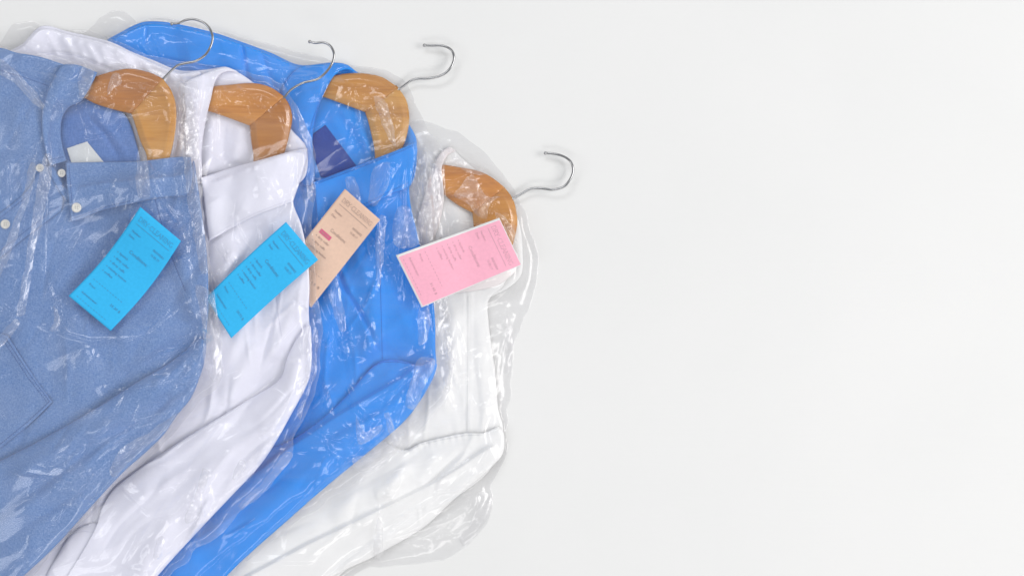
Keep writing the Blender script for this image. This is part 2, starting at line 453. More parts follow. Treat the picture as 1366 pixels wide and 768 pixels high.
# ------------------------------------------------------------------ the table
def table_top():
    m, nt, p = mat('white_tabletop')
    n = N(nt, 'ShaderNodeTexNoise', Scale=3.0, Detail=5.0); nt.links.new(objcoord(nt), n.inputs['Vector'])
    c = ramp(nt, n.outputs[0], [(0.3, (0.80, 0.803, 0.80)), (0.7, (0.825, 0.825, 0.822))])
    s = N(nt, 'ShaderNodeTexNoise', Scale=14.0, Detail=8.0, Roughness=0.7); nt.links.new(objcoord(nt, 0.05, (0.25, 6, 1)), s.inputs['Vector'])
    nt.links.new(c, p.inputs['Base Color']); p.inputs['Roughness'].default_value = 0.55
    p.inputs['Specular IOR Level'].default_value = 0.3
    # a rubbed patch with fine scratches
    g = N(nt, 'ShaderNodeTexCoord'); mp = N(nt, 'ShaderNodeMapping'); mp.inputs['Location'].default_value = (-4.9, 2.1, 0); mp.inputs['Scale'].default_value = (16, 20, 1)
    nt.links.new(g.outputs['Object'], mp.inputs['Vector'])
    sp = N(nt, 'ShaderNodeTexGradient'); sp.gradient_type = 'SPHERICAL'; nt.links.new(mp.outputs[0], sp.inputs[0])
    sc = N(nt, 'ShaderNodeTexNoise', Scale=60.0, Detail=4.0); nt.links.new(objcoord(nt, 0.06, (0.12, 4, 1)), sc.inputs['Vector'])
    ml = N(nt, 'ShaderNodeMath', operation='MULTIPLY'); nt.links.new(sp.outputs[1], ml.inputs[0]); nt.links.new(sc.outputs[0], ml.inputs[1])
    ad = N(nt, 'ShaderNodeMath', operation='ADD'); nt.links.new(s.outputs[0], ad.inputs[0]); nt.links.new(ml.outputs[0], ad.inputs[1])
    bump(nt, p, ad.outputs[0], 0.22, 0.0016)
    V = [(-3, -2.2, 0), (3, -2.2, 0), (3, 2.2, 0), (-3, 2.2, 0), (-3, -2.2, -.03), (3, -2.2, -.03), (3, 2.2, -.03), (-3, 2.2, -.03)]
    o = mesh_object('tabletop', V, [(0, 1, 2, 3), (7, 6, 5, 4), (0, 4, 5, 1), (1, 5, 6, 2), (2, 6, 7, 3), (3, 7, 4, 0)], m, None, False)
    o['kind'] = 'structure'
table_top()

# ------------------------------------------------------------------ builders of the repeated things
def hanger(label, outer, inner, seam, ang, hook, at, tones):
    """outer: top arm end .. round the crown .. lower arm end; inner: lower arm end .. inside corner .. top arm end"""
    root = top_level('clothes_hanger', label, 'hanger', at, 'wooden hangers inside the shirts')
    whole = outer + inner
    si, so = seam                     # inside corner index in inner, crown index in outer
    upper = outer[:so] + [(*outer[so][:2], 1), (*inner[si][:2], 1)] + inner[si + 1:]
    lower = [(*outer[so][:2], 1)] + outer[so + 1:] + inner[:si] + [(*inner[si][:2], 1)]
    a, b = inner[si][:2], outer[so][:2]
    def zf(x, y, d):
        g = linedist(x, y, [a, b])[0]
        lip = 0.9 * np.exp(-((d - 8) / 5.0) ** 2)
        return 4.0 + puff(d, 1.5, 1.2) + 4.2 * np.clip(d / 8.5, 0, 1) + 0.5 * lip - 0.9 * np.exp(-(g / 1.3) ** 2)
    global H
    Hs = H.copy()
    z0 = float(sample(H, np.array([b[0]]), np.array([b[1]]))[0])
    sheet('arm', upper, wood('hanger_wood', ang[0], tones[0]), root, zf, 4, 8, 0.8, 1.5, 4.5, whole)
    Ha = H.copy(); H = Hs
    sheet('arm', lower, wood('hanger_wood', ang[1], tones[1]), root, zf, 4, 8, 0.8, 1.5, 4.5, whole)
    H = np.maximum(H, Ha)
    root['_hook'] = 0.0
    del root['_hook']
    return root, hook, z0 + 7.0
def add_hook(h):
    root, hook, zh = h
    n = len(hook); path = []
    env = maxf(H, 2)
    for i, (x, y) in enumerate(hook):
        zs = float(sample(env, np.array([x]), np.array([y]))[0]) + 2.6
        if i == 0: z = zh
        else: z = max(zh + 5 * math.sin(math.pi * i / n), zs)
        path.append([x, y, z])
    for _ in range(3):
        for i in range(1, n - 1): path[i][2] = max(path[i][2], (path[i - 1][2] + path[i + 1][2]) / 2)
    dx, dy = hook[0][0] - hook[1][0], hook[0][1] - hook[1][1]
    l = math.hypot(dx, dy); path.insert(0, [hook[0][0] + dx / l * 8, hook[0][1] + dy / l * 8, zh])
    return tube(path, 1.65, M['steel'], 'hook', root, 12, ball=2.4)

class Bag:
    """clear film bag: the lower skin is laid first, the upper skin goes over the shirt"""
    def __init__(s, label, poly, seed, at, hot=(), creases=(), amp=1.0, ang=0.8, fans=(), gathers=()):
        rs = np.random.RandomState(seed * 7 + 1); s.crinkles = []
        Bp = spline(poly, 12); lo = np.maximum(Bp.min(0), -60); hi = np.minimum(Bp.max(0), 800)
        def kink(c, a, L, w, am):
            P = [c]; n = rs.randint(2, 4)
            for _ in range(n - 1):
                P.append(P[-1] + L / (n - 1) * np.array([math.cos(a), math.sin(a)])); a += rs.normal(0, 0.22)
            s.crinkles.append((P, w, am))
        for _ in range(85):
            c = lo + rs.rand(2) * (hi - lo)
            if noise(c[:1], c[1:], 70, 70, 0, seed + 33)[0] < -0.1: continue
            kink(c, ang + rs.normal(0, 0.5), rs.uniform(30, 130), rs.uniform(5, 13), rs.uniform(1.4, 4.6))
        for (P, w, a) in hot:
            for _ in range(int(5 + 6 * a)):
                k = rs.randint(len(P) - 1); t = rs.rand(); c = np.array(P[k], float) * (1 - t) + np.array(P[k + 1], float) * t + rs.normal(0, w * .6, 2)
                kink(c, rs.rand() * 6.28, rs.uniform(12, 50), rs.uniform(3.5, 8), rs.uniform(1.4, 3.6))
        # a few broad pulled bands
        s.bands = []
        for _ in range(17):
            c = lo + rs.rand(2) * (hi - lo); a = ang + rs.normal(0, 0.45) - 0.35; L = rs.uniform(30, 110); d = np.array([math.cos(a), math.sin(a)])
            s.bands.append(([c, c + d * L * .6, c + d * L + rs.normal(0, L * .06, 2)], rs.uniform(6, 12), rs.uniform(0.38, 0.5)))
        # fans of straight taut creases running out of the points where the film is pinched
        for (px, py, a0, a1, n, l0, l1) in fans:
            for k in range(n):
                a = a0 + (a1 - a0) * (k + rs.uniform(-.3, .3)) / max(1, n - 1); L = rs.uniform(l0, l1)
                c = np.array([px, py], float) + rs.normal(0, 4, 2); d = np.array([math.cos(a), math.sin(a)])
                s.crinkles.append(([c, c + d * L * .5, c + d * L + rs.normal(0, L * .05, 2)], rs.uniform(3.5, 8), rs.uniform(1.6, 3.6)))
        s.root = None; s.label = label; s.poly = poly; s.seed = seed; s.at = at
        s.gathers = gathers; s.hot = hot; s.creases = creases; s.amp = amp; s.ang = ang
        B = spline(poly, 5)
        # a torn, wavy edge
        r = np.arange(len(B)); nx = noise(B[:, 0], B[:, 1], 17, 17, 0, seed + 20); ny = noise(B[:, 0], B[:, 1], 17, 17, 0, seed + 21)
        s.B = B + 2.6 * np.stack([nx, ny], 1)
        base = drape(H, 3, 4) + 0.35
        s.low = base
        g = inside(GXX, GYY, s.B)
        H[g] = np.maximum(H[g], base[g] + 0.25)
        s.step = 1.25
        s.net = patch(s.B, s.step)
        x, y, d, F = s.net
        s.zlow = sample(base, x, y) + 0.5 * facet(x, y, 16, 16, 0.4, seed + 9) * np.clip(d / 6, 0, 1) * 0.3
    def close(s):
        global H
        x, y, d, F = s.net
        env = drape(H, 7, 13); sd = s.seed; low = s.low
        gy_, gx_ = np.gradient(env, G); slope = blur(np.hypot(gx_, gy_), 3)
        def zz(x, y, d):
            q = np.full(x.shape, 0.22)
            q += 0.5 * np.clip(noise(x, y, 70, 70, 0, sd + 1) + 0.15, 0, 1)
            q += np.clip(1.2 * (sample(slope, x, y) - 0.15), 0, 0.7)
            for (P, w, a) in s.hot:
                q += a * np.exp(-(linedist(x, y, P)[0] / w) ** 2)
            big = 3.0 * facet(x, y, 110, 34, s.ang, sd, 0.35) + 1.2
            big2 = 2.2 * facet(x, y, 60, 19, s.ang + 0.5, sd + 2, 0.3)
            sel = sstep(noise(x, y, 60, 60, 0, sd + 12) * 2 + 0.5)
            mid = 3.0 * np.clip(q - 0.3, 0, 2.0) * (sel * facet(x, y, 58, 10, s.ang - 0.15, sd + 3, 0.25) + (1 - sel) * facet(x, y, 46, 9, s.ang + 0.75, sd + 13, 0.25))
            fine = 1.5 * np.clip(q - 0.85, 0, 2.0) * (sel * facet(x, y, 26, 6, s.ang + 0.5, sd + 4, 0.3) + (1 - sel) * facet(x, y, 22, 6, s.ang - 0.8, sd + 14, 0.3))
            z = s.amp * (big + big2 + mid + fine)
            for c in s.creases: z = z + fold(x, y, c[0], c[1], c[2] * (1.0 if len(c) > 3 else 1.2), c[3] if len(c) > 3 else 'crease', 0.12)
            for (P, w, a) in s.bands:
                z += fold(x, y, P, w, a * w, 'band', 0.3)
            for (P, w, a) in s.crinkles:
                Q = np.array(P); m = (x > Q[:, 0].min() - w) & (x < Q[:, 0].max() + w) & (y > Q[:, 1].min() - w) & (y < Q[:, 1].max() + w)
                if m.any(): z[m] += fold(x[m], y[m], P, w, a * 1.2, 'knife', 0.4)
            top = sample(env, x, y) + 0.9 + np.maximum(z, -0.5)
            b = sample(low, x, y)
            e = sstep((d - 5) / 26.0)
            t = b + 0.35 * (d > 0) + (top - b) * e
            return np.maximum(t, sample(H, x, y) + 0.45 * (d > 0))
        z = zz(x, y, d)
        g = inside(GXX, GYY, s.B); a_, b_ = GXX[g], GYY[g]
        H[g] = np.maximum(H[g], zz(a_, b_, nearest(a_, b_, s.B)[0]))
        VX = [np.stack(world_xyz(x, y, z), 1), np.stack(world_xyz(x, y, s.zlow), 1)]; FX = [F, F[:, ::-1] + len(x)]; nv = 2 * len(x)
        # loose film gathered at the sides, and extra skins added as milky light veils
        env2 = maxf(H, 1)
        for gi, P in enumerate(s.gathers):
            PB = spline(P, 4); PB = PB + 1.6 * np.stack([facet(PB[:, 0], PB[:, 1], 14, 9, .3, sd + 60 + gi), facet(PB[:, 0], PB[:, 1], 12, 9, 1.1, sd + 80 + gi)], 1)
            for lay in (0, 1):
                gx2, gy2, gd, gF = patch(PB, 1.3)
                zt = sample(env2, gx2, gy2) + 0.5 + 0.7 * lay + np.clip(0.5 * np.clip(gd / 3, 0, 1) + 2.8 * np.clip(gd / 4, 0, 1) * (0.25 + facet(gx2, gy2, 40, 8, s.ang - 0.2 + 0.5 * lay, sd + 30 + gi * 2 + lay, 0.25)), 0, 9)
                VX.append(np.stack(world_xyz(gx2, gy2, zt), 1)); FX.append(gF + nv); nv += len(gx2)
            gg = inside(GXX, GYY, PB); H[gg] = np.maximum(H[gg], env2[gg] + 6.2)
        s.root = top_level('garment_bag', s.label, 'garment bag', s.at, 'clear plastic garment bags over the shirts')
        V = np.concatenate(VX)
        # one mesh, upper and lower skin; it has no parts, so the empty is replaced by the mesh itself
        o = mesh_object('garment_bag', V, np.concatenate(FX), M['film'], s.root)
        loc = s.root.location.copy(); lab = {k: s.root[k] for k in ('label', 'category', 'group')}
        o.parent = None; o.location = loc
        bpy.data.objects.remove(s.root)
        o.name = 'garment_bag'
        for k, v in lab.items(): o[k] = v
        s.root = o


def text_mesh(s, size):
    cu = bpy.data.curves.new('t', 'FONT'); cu.body = s; cu.size = size; cu.resolution_u = 2
    ob = bpy.data.objects.new('t', cu); C.objects.link(ob)
    dg = bpy.context.evaluated_depsgraph_get(); ev = ob.evaluated_get(dg); me = ev.to_mesh()
    V = [tuple(v.co) for v in me.vertices]; F = [tuple(p.vertices) for p in me.polygons]
    ev.to_mesh_clear(); bpy.data.objects.remove(ob); bpy.data.curves.remove(cu)
    return V, F

# thin serif capitals for the heading, as strokes on a 1-high cell: (points..., closed?) and advance
LET = {
 'D': ([[(.12, 0), (.12, 1)], [(.12, 1), (.4, 1), (.62, .85), (.7, .5), (.62, .15), (.4, 0), (.12, 0)]], .84),
 'R': ([[(.12, 0), (.12, 1)], [(.12, 1), (.4, 1), (.55, .88), (.55, .66), (.4, .53), (.12, .53)], [(.34, .53), (.66, 0)]], .72),
 'Y': ([[(.0, 1), (.32, .48)], [(.64, 1), (.32, .48)], [(.32, .48), (.32, 0)]], .66),
 '-': ([[(.08, .4), (.36, .4)]], .46),
 'C': ([[(.68, .82), (.52, .98), (.36, 1), (.16, .86), (.07, .5), (.16, .14), (.36, 0), (.54, .03), (.68, .18)]], .78),
 'L': ([[(.12, 0), (.12, 1)], [(.12, 0), (.56, 0), (.58, .12)]], .62),
 'E': ([[(.12, 0), (.12, 1)], [(.12, 1), (.55, 1), (.56, .9)], [(.12, .52), (.48, .52)], [(.12, 0), (.56, 0), (.59, .12)]], .68),
 'A': ([[(.0, 0), (.34, 1)], [(.34, 1), (.68, 0)], [(.12, .36), (.56, .36)]], .74),
 'N': ([[(.12, 0), (.12, 1)], [(.12, 1), (.66, 0)], [(.66, 0), (.66, 1)]], .84),
 'I': ([[(.14, 0), (.14, 1)]], .34),
 'G': ([[(.68, .84), (.52, .98), (.36, 1), (.16, .86), (.07, .5), (.16, .14), (.36, 0), (.56, .02), (.68, .1), (.68, .42)]], .82),
}
SERIF = {'D': [(.12, 1), (.12, 0)], 'R': [(.12, 0), (.12, 1), (.68, 0)], 'Y': [(.0, 1), (.64, 1), (.32, 0)], 'L': [(.12, 0), (.12, 1)],
         'E': [(.12, 0), (.12, 1)], 'A': [(.0, 0), (.68, 0)], 'N': [(.12, 0), (.12, 1), (.66, 1)], 'I': [(.14, 0), (.14, 1)], 'G': [(.68, .42)], 'C': [], '-': []}
def strokes_mesh(segs, w):
    V = []; F = []
    for a, b in segs:
        a = np.array(a, float); b = np.array(b, float); t = (b - a) / (np.linalg.norm(b - a) + 1e-9); n = np.array([-t[1], t[0]]) * w / 2
        a = a - t * w * .25; b = b + t * w * .25; L = np.linalg.norm(b - a); k = max(1, int(L / 6)); s = len(V)
        for i in range(k + 1):
            c = a + (b - a) * i / k; V += [tuple(c - n), tuple(c + n)]
        F += [(s + 2 * i, s + 2 * i + 2, s + 2 * i + 3, s + 2 * i + 1) for i in range(k)]
    return V, F
def heading(width, x0, y0, h, w):
    segs = []; x = 0
    for ch in 'DRY-CLEANING':
        st, adv = LET[ch]
        for P in st: segs += [((p[0] + x, p[1]), (q[0] + x, q[1])) for p, q in zip(P, P[1:])]
        segs += [((x + sx - .09, sy), (x + sx + .09, sy)) for sx, sy in SERIF[ch]]
        x += adv
    k = width / x
    return strokes_mesh([((x0 + a[0] * k, y0 + a[1] * h), (x0 + b[0] * k, y0 + b[1] * h)) for a, b in segs], w)

def paper_tag(label, TL, TR, BR, BL, m, number, date, price, bow=0.0, curl=2.0, border=False, mark=False, ink='ink'):
    global H
    TL, TR, BR, BL = [np.array(p, float) for p in (TL, TR, BR, BL)]
    Wd = np.linalg.norm(TR - TL); Ln = np.linalg.norm(BL - TL)
    def xy(u, v):
        u = np.asarray(u)[..., None]; v = np.asarray(v)[..., None]
        p = TL * (1 - u) * (1 - v) + TR * u * (1 - v) + BR * u * v + BL * (1 - u) * v
        nrm = (TR - TL) / Wd
        return p + bow * np.sin(math.pi * v) * nrm
    env = blur(maxf(H, 7), 8); hard = maxf(H, 3)
    ctr = xy(0.5, 0.5)
    def z_raw(u, v):
        p = xy(u, v)
        z = sample(env, p[..., 0], p[..., 1]) * 0.9 + 0.1 * float(sample(env, *[np.array([c]) for c in ctr])[0])
        return np.maximum(z + 1.0 + curl * (1 - np.sin(math.pi * v)) * 0.8, sample(hard, p[..., 0], p[..., 1]) + 1.4)
    # stiff paper: one smooth bent surface over the highest points of what lies below
    Ug, Vg = np.meshgrid(np.linspace(0, 1, 25), np.linspace(0, 1, 53))
    Zg = blur(maxf(z_raw(Ug, Vg), 3), 4) + 0.4
    def zz(u, v):
        p = xy(u, v); a = np.clip(np.asarray(u, float) * 24, 0, 23.999); b = np.clip(np.asarray(v, float) * 52, 0, 51.999)
        i = a.astype(int); j = b.astype(int); fa = a - i; fb = b - j
        z = Zg[j, i] * (1 - fa) * (1 - fb) + Zg[j, i + 1] * fa * (1 - fb) + Zg[j + 1, i] * (1 - fa) * fb + Zg[j + 1, i + 1] * fa * fb
        return p[..., 0], p[..., 1], z
    root = top_level('dry_cleaning_tag', label, 'tag', (*ctr, 0), 'paper dry cleaning tags on the bags')
    nu, nv = 25, 53
    U, V_ = np.meshgrid(np.linspace(0, 1, nu), np.linspace(0, 1, nv))
    x, y, z = zz(U.ravel(), V_.ravel())
    F = [(j * nu + i, (j + 1) * nu + i, (j + 1) * nu + i + 1, j * nu + i + 1) for j in range(nv - 1) for i in range(nu - 1)]
    o = mesh_object('paper', np.stack(world_xyz(x, y, z), 1), F, M['paper'] if border else m, root)
    s = o.modifiers.new('thickness', 'SOLIDIFY'); s.thickness = 0.0003; s.offset = -1
    def layer(name, V, F, mt, off, mm=True):
        """V in mm on the tag: x across, y down the length"""
        V = np.array(V, float); x, y, z = zz(V[:, 0] / Wd, V[:, 1] / Ln)
        return mesh_object(name, np.stack(world_xyz(x, y, z + off), 1), F, mt, root, False)
    if border:
        l0, r0, t0, b0 = 3.0 / Wd, 1 - 1.1 / Wd, 0.8 / Ln, 1 - 2.4 / Ln
        U2 = l0 + U * (r0 - l0); V2 = t0 + V_ * (b0 - t0)
        x, y, z = zz(U2.ravel(), V2.ravel())
        mesh_object('printed_face', np.stack(world_xyz(x, y, z + 0.15), 1), F, m, root)
    VV = []; FF = []
    def put(V, F):
        k = len(VV); VV.extend([(a, b) for a, b in V]); FF.extend([tuple(i + k for i in f) for f in F])
    def word(s, u, v, size, width=None):
        V, F = text_mesh(s, size)
        if width:
            w = max(p[0] for p in V); V = [(p[0] * width / w, p[1], 0) for p in V]
        put([(u * Wd + p[0], v * Ln - p[1]) for p in V], F)
    V, F = heading(0.82 * Wd, 0.105 * Wd, 0, 5.9, 0.42); put([(a, 0.103 * Ln - b) for a, b in V], F)
    V, F = strokes_mesh([((.11 * Wd, .135 * Ln), (.90 * Wd, .135 * Ln))], 0.55); put(V, F)
    word('Number:', .115, .212, 4.3, .21 * Wd); word('Date:', .115, .258, 4.3, .13 * Wd)
    word(number, .65, .228, 4.3, .25 * Wd); word(date, .66, .272, 4.3, .20 * Wd)
    word('Conditions:', .30, .372, 6.6, .43 * Wd)
    for i, (t, w) in enumerate((('lipstick', .20), ('dirty collar', .31), ('dirty cuffs', .29), ('missing button', .42), ('coffee', .18))):
        v = .435 + .052 * i
        word(t, .175, v, 4.5, w * Wd)
        put([(.135 * Wd + a, (v - .008) * Ln + b) for a, b in ((-.6, -.6), (.6, -.6), (.6, .6), (-.6, .6))], [(0, 1, 2, 3)])
    for v in (.745, .955):
        segs = [((.11 * Wd + q * 4.6, v * Ln), (.11 * Wd + q * 4.6 + 2.4, v * Ln)) for q in range(int(.76 * Wd / 4.6))]
        V, F = strokes_mesh(segs, 0.5); put(V, F)
    word('Price:', .115, .81, 4.3, .15 * Wd); word(price, .66, .835, 4.6, .23 * Wd)
    word('Administrator:', .115, .905, 4.3, .37 * Wd)
    layer('lettering', VV, FF, M[ink], 0.32)
    if mark:
        V, F = strokes_mesh([((.155 * Wd, .425 * Ln), (.40 * Wd, .425 * Ln))], 6.2)
        layer('marker_stroke', V, F, M['marker'], 0.22)
    g = inside(GXX, GYY, np.array([TL, TR, BR, BL]))
    d1 = (TR - TL) / Wd; d2 = (BL - TL) / Ln
    u = ((GXX[g] - TL[0]) * d1[0] + (GYY[g] - TL[1]) * d1[1]) / Wd; v = ((GXX[g] - TL[0]) * d2[0] + (GYY[g] - TL[1]) * d2[1]) / Ln
    H[g] = np.maximum(H[g], zz(np.clip(u, 0, 1), np.clip(v, 0, 1))[2] + 0.6)
    return root

GS = 'button shirts laid in a row in clear bags'
R2 = lambda a: math.radians(a)
# shirts lie at a slant: cloth hangs towards the lower left
DIR = math.radians(125)

# =================================================================== D: the white shirt at the bottom of the row
bagD = Bag('clear plastic bag over the rightmost white shirt, crumpled beside bare tabletop',
   [(540, 178), (556, 158), (575, 163), (600, 172), (640, 198), (672, 232), (690, 262), (705, 300), (717, 345), (712, 385), (698, 430), (686, 460), (683, 500), (678, 545), (676, 575), (676, 605), (664, 630), (655, 650), (656, 672), (651, 693), (636, 712), (620, 729), (591, 745), (560, 751), (530, 753), (480, 762), (440, 800), (400, 860), (230, 860), (300, 740), (400, 600), (450, 450), (500, 250)],
   11, (560, 480),
   hot=[([(625, 245), (655, 262), (675, 300)], 26, 1.7), ([(600, 300), (605, 330)], 16, .7), ([(560, 180), (575, 220)], 20, .7), ([(600, 450), (610, 560)], 26, .9), ([(520, 600), (560, 560)], 30, 1.0), ([(650, 640), (560, 735), (480, 745)], 26, .9), ([(668, 400), (675, 560)], 14, .6)],
   creases=[([(504, 668), (508, 720), (500, 748)], 5, 3), ([(508, 718), (560, 704), (602, 690), (648, 642)], 4, 3), ([(524, 734), (548, 722), (590, 700)], 6, 4), ([(620, 725), (640, 690), (655, 672)], 6, 4), ([(594, 440), (604, 475), (596, 520)], 6, 4), ([(680, 445), (681, 500)], 4, 3)], amp=0.85, ang=2.2, fans=[(690, 270, 1.2, 2.3, 7, 40, 120), (655, 640, 2.2, 2.9, 8, 40, 150), (504, 720, -.8, .3, 6, 40, 130), (600, 420, 1.3, 1.9, 7, 40, 130), (540, 570, 2.0, 3.2, 7, 30, 90), (645, 248, 1.4, 3.1, 12, 20, 75), (680, 430, 1.4, 1.9, 5, 40, 120)], gathers=[[(606, 262), (630, 232), (636, 238), (650, 262), (668, 262), (654, 272), (648, 292), (634, 284), (622, 270)], [(660, 284), (674, 288), (690, 322), (680, 320)], [(596, 196), (622, 212), (650, 232), (640, 234), (612, 222)], [(598, 440), (606, 468), (604, 500), (596, 520), (590, 505), (596, 475)], [(504, 690), (512, 720), (506, 748), (498, 740)], [(640, 655), (655, 662), (650, 690), (622, 728), (612, 720), (632, 690)], [(676, 420), (684, 450), (680, 500), (674, 500)], [(566, 200), (584, 225), (580, 300), (566, 330), (556, 290), (560, 230)]])
shD = top_level('dress_shirt', 'white shirt with blush collar, lowest and rightmost, beside the bare table', 'shirt', (560, 500), GS)
backD = [(574, 232), (585, 208), (600, 196), (612, 207), (640, 232), (668, 258), (690, 290), (697, 330), (692, 372), (640, 400), (580, 400), (566, 330)]
sheet('back_panel', backD, M['white_d'], shD, lambda x, y, d: puff(d, 8, 2.5) + 0.8 * noise(x, y, 40, 14, 0.9, 31) + fold(x, y, [(600, 250), (622, 330)], 9, 1.6), 2, 4)
hgD = hanger('wooden hanger in the rightmost white shirt, half under the pink tag',
   [(582, 219), (588, 219), (618, 224), (638, 228), (655, 236), (673, 250), (684, 265), (689, 283), (690, 300), (684, 326), (672, 352), (655, 372)],
   [(622, 372), (628, 345), (632, 310), (630, 284, 1), (608, 272), (595, 262), (585, 252)], (3, 5), (2.85, 1.25),
   [(686, 264), (696, 258.5), (708, 252), (723, 251.5), (735, 253), (744, 252), (752, 249), (758, 243), (763, 234), (764.5, 226), (762, 217), (756, 211), (747, 207), (737, 205), (730, 204.5)], (660, 260), ((1.02, .88, .5), (.95, .88, .6)))
bodyD = [(420, 600), (480, 470), (540, 330), (566, 310), (596, 352), (640, 350), (684, 338), (672, 380), (652, 400), (652, 430), (655, 455), (661, 500), (665, 546), (671, 569), (668, 600), (640, 640), (560, 690), (480, 745), (430, 790), (400, 840), (230, 850), (290, 720), (360, 680), (400, 648), (450, 610)]
def zD(x, y, d):
    z = puff(d, 4, 2.2) + 1.3 * noise(x, y, 90, 26, 1.45, 32) + 0.5 * noise(x, y, 34, 12, 1.3, 33)
    z += dip(x, y, [(480, 640), (539, 602), (586, 585), (645, 578)], 22, 3.0)
    z += pressed(x, y, 1, (540, 390, 680, 600), 1.6, 14, 1.3); z += 2.6 * wrinkle(x, y, 110, 22, 1.5, 71)
    z += folds(x, y, [([(606, 400), (604, 470), (590, 560)], 14, 3), ([(575, 420), (585, 520), (560, 590)], 14, 2.6), ([(640, 420), (644, 520), (648, 560)], 12, 2.0)])
    z += fold(x, y, [(629, 385), (628, 470), (627, 580)], 12, 0.9, 'step', 0.02) - fold(x, y, [(622, 385), (621, 470), (621, 578)], 1.4, 0.7, 'ridge', 0.02)
    z += folds(x, y, [([(560, 640), (520, 648), (500, 668)], 14, 3.2), ([(536, 618), (505, 668), (480, 705)], 13, 2.6), ([(400, 712), (450, 690), (520, 640)], 16, 2.2)])
    return np.maximum(z, 0)
sheet('front_panel', bodyD, M['white_d'], shD, zD, 3, 5)
slvD = [(460, 560), (500, 580), (539, 600), (560, 591), (586, 584), (622, 577), (645, 577), (664, 568, 1), (672, 577), (671, 604), (656, 622), (635, 641), (604, 667), (565, 703), (500, 741), (430, 778), (370, 850), (220, 850), (290, 722), (362, 682), (402, 650), (440, 618)]
def zDs(x, y, d):
    z = puff(d, 8, 2.6) + 1.2 * noise(x, y, 110, 22, -0.55, 34) + 0.4 * noise(x, y, 30, 14, -0.5, 35)
    z += pressed(x, y, 2, (330, 580, 660, 800), -0.6, 26, 1.6); z += 3.0 * wrinkle(x, y, 130, 24, -0.6, 72)
    z += fold(x, y, [(664, 592), (646, 601), (604, 630), (552, 658), (500, 683), (409, 727), (333, 768), (280, 800)][::-1], 30, 7.0, 'step', 0.03)
    z += folds(x, y, [([(585, 600), (570, 625), (555, 650)], 11, 2.4), ([(545, 612), (530, 640), (515, 668)], 11, 2.8), ([(500, 600), (480, 650), (440, 700)], 15, 2.6), ([(625, 660), (560, 700), (470, 745)], 10, 1.6)])
    # puckers along the armhole seam
    dd, t, s_ = linedist(x, y, [(539, 602), (560, 591), (586, 585), (622, 578), (645, 578)])
    z += 0.7 * np.exp(-(dd / 7) ** 2) * np.sin(t * 75 + 1.5 * noise(x, y, 20, 20, 0, 36))
    return np.maximum(z, 0)
sheet('sleeve', slvD, M['white_d'], shD, zDs, 2, 4)
stitching([[(539, 604), (560, 593), (586, 587), (622, 580), (645, 580)], [(624.5, 395), (624, 470), (623, 575)]], M['thread_d'], shD)
sheet('collar', [(566, 262), (574, 234), (583, 211), (592, 200), (600, 196), (608, 201, 1), (600, 205), (593, 213), (589, 226), (591, 245), (592, 262), (588, 290), (578, 318), (560, 330), (556, 300)], M['blush'], shD, lambda x, y, d: 0.5 + puff(d, 3, 1.0) * np.clip((x - 560) / 25, 0, 1), 2, 5, 0.5, 1.4)
sheet('collar', [(572, 360), (610, 356), (650, 346), (680, 332), (690, 338), (692, 350), (686, 364, 1), (665, 380), (632, 388), (596, 392), (570, 396, 1)], M['blush'], shD, lambda x, y, d: 1.6 + puff(d, 3, 1.8), 2, 4, 0.7, 1.6)
bagD.close(); add_hook(hgD)

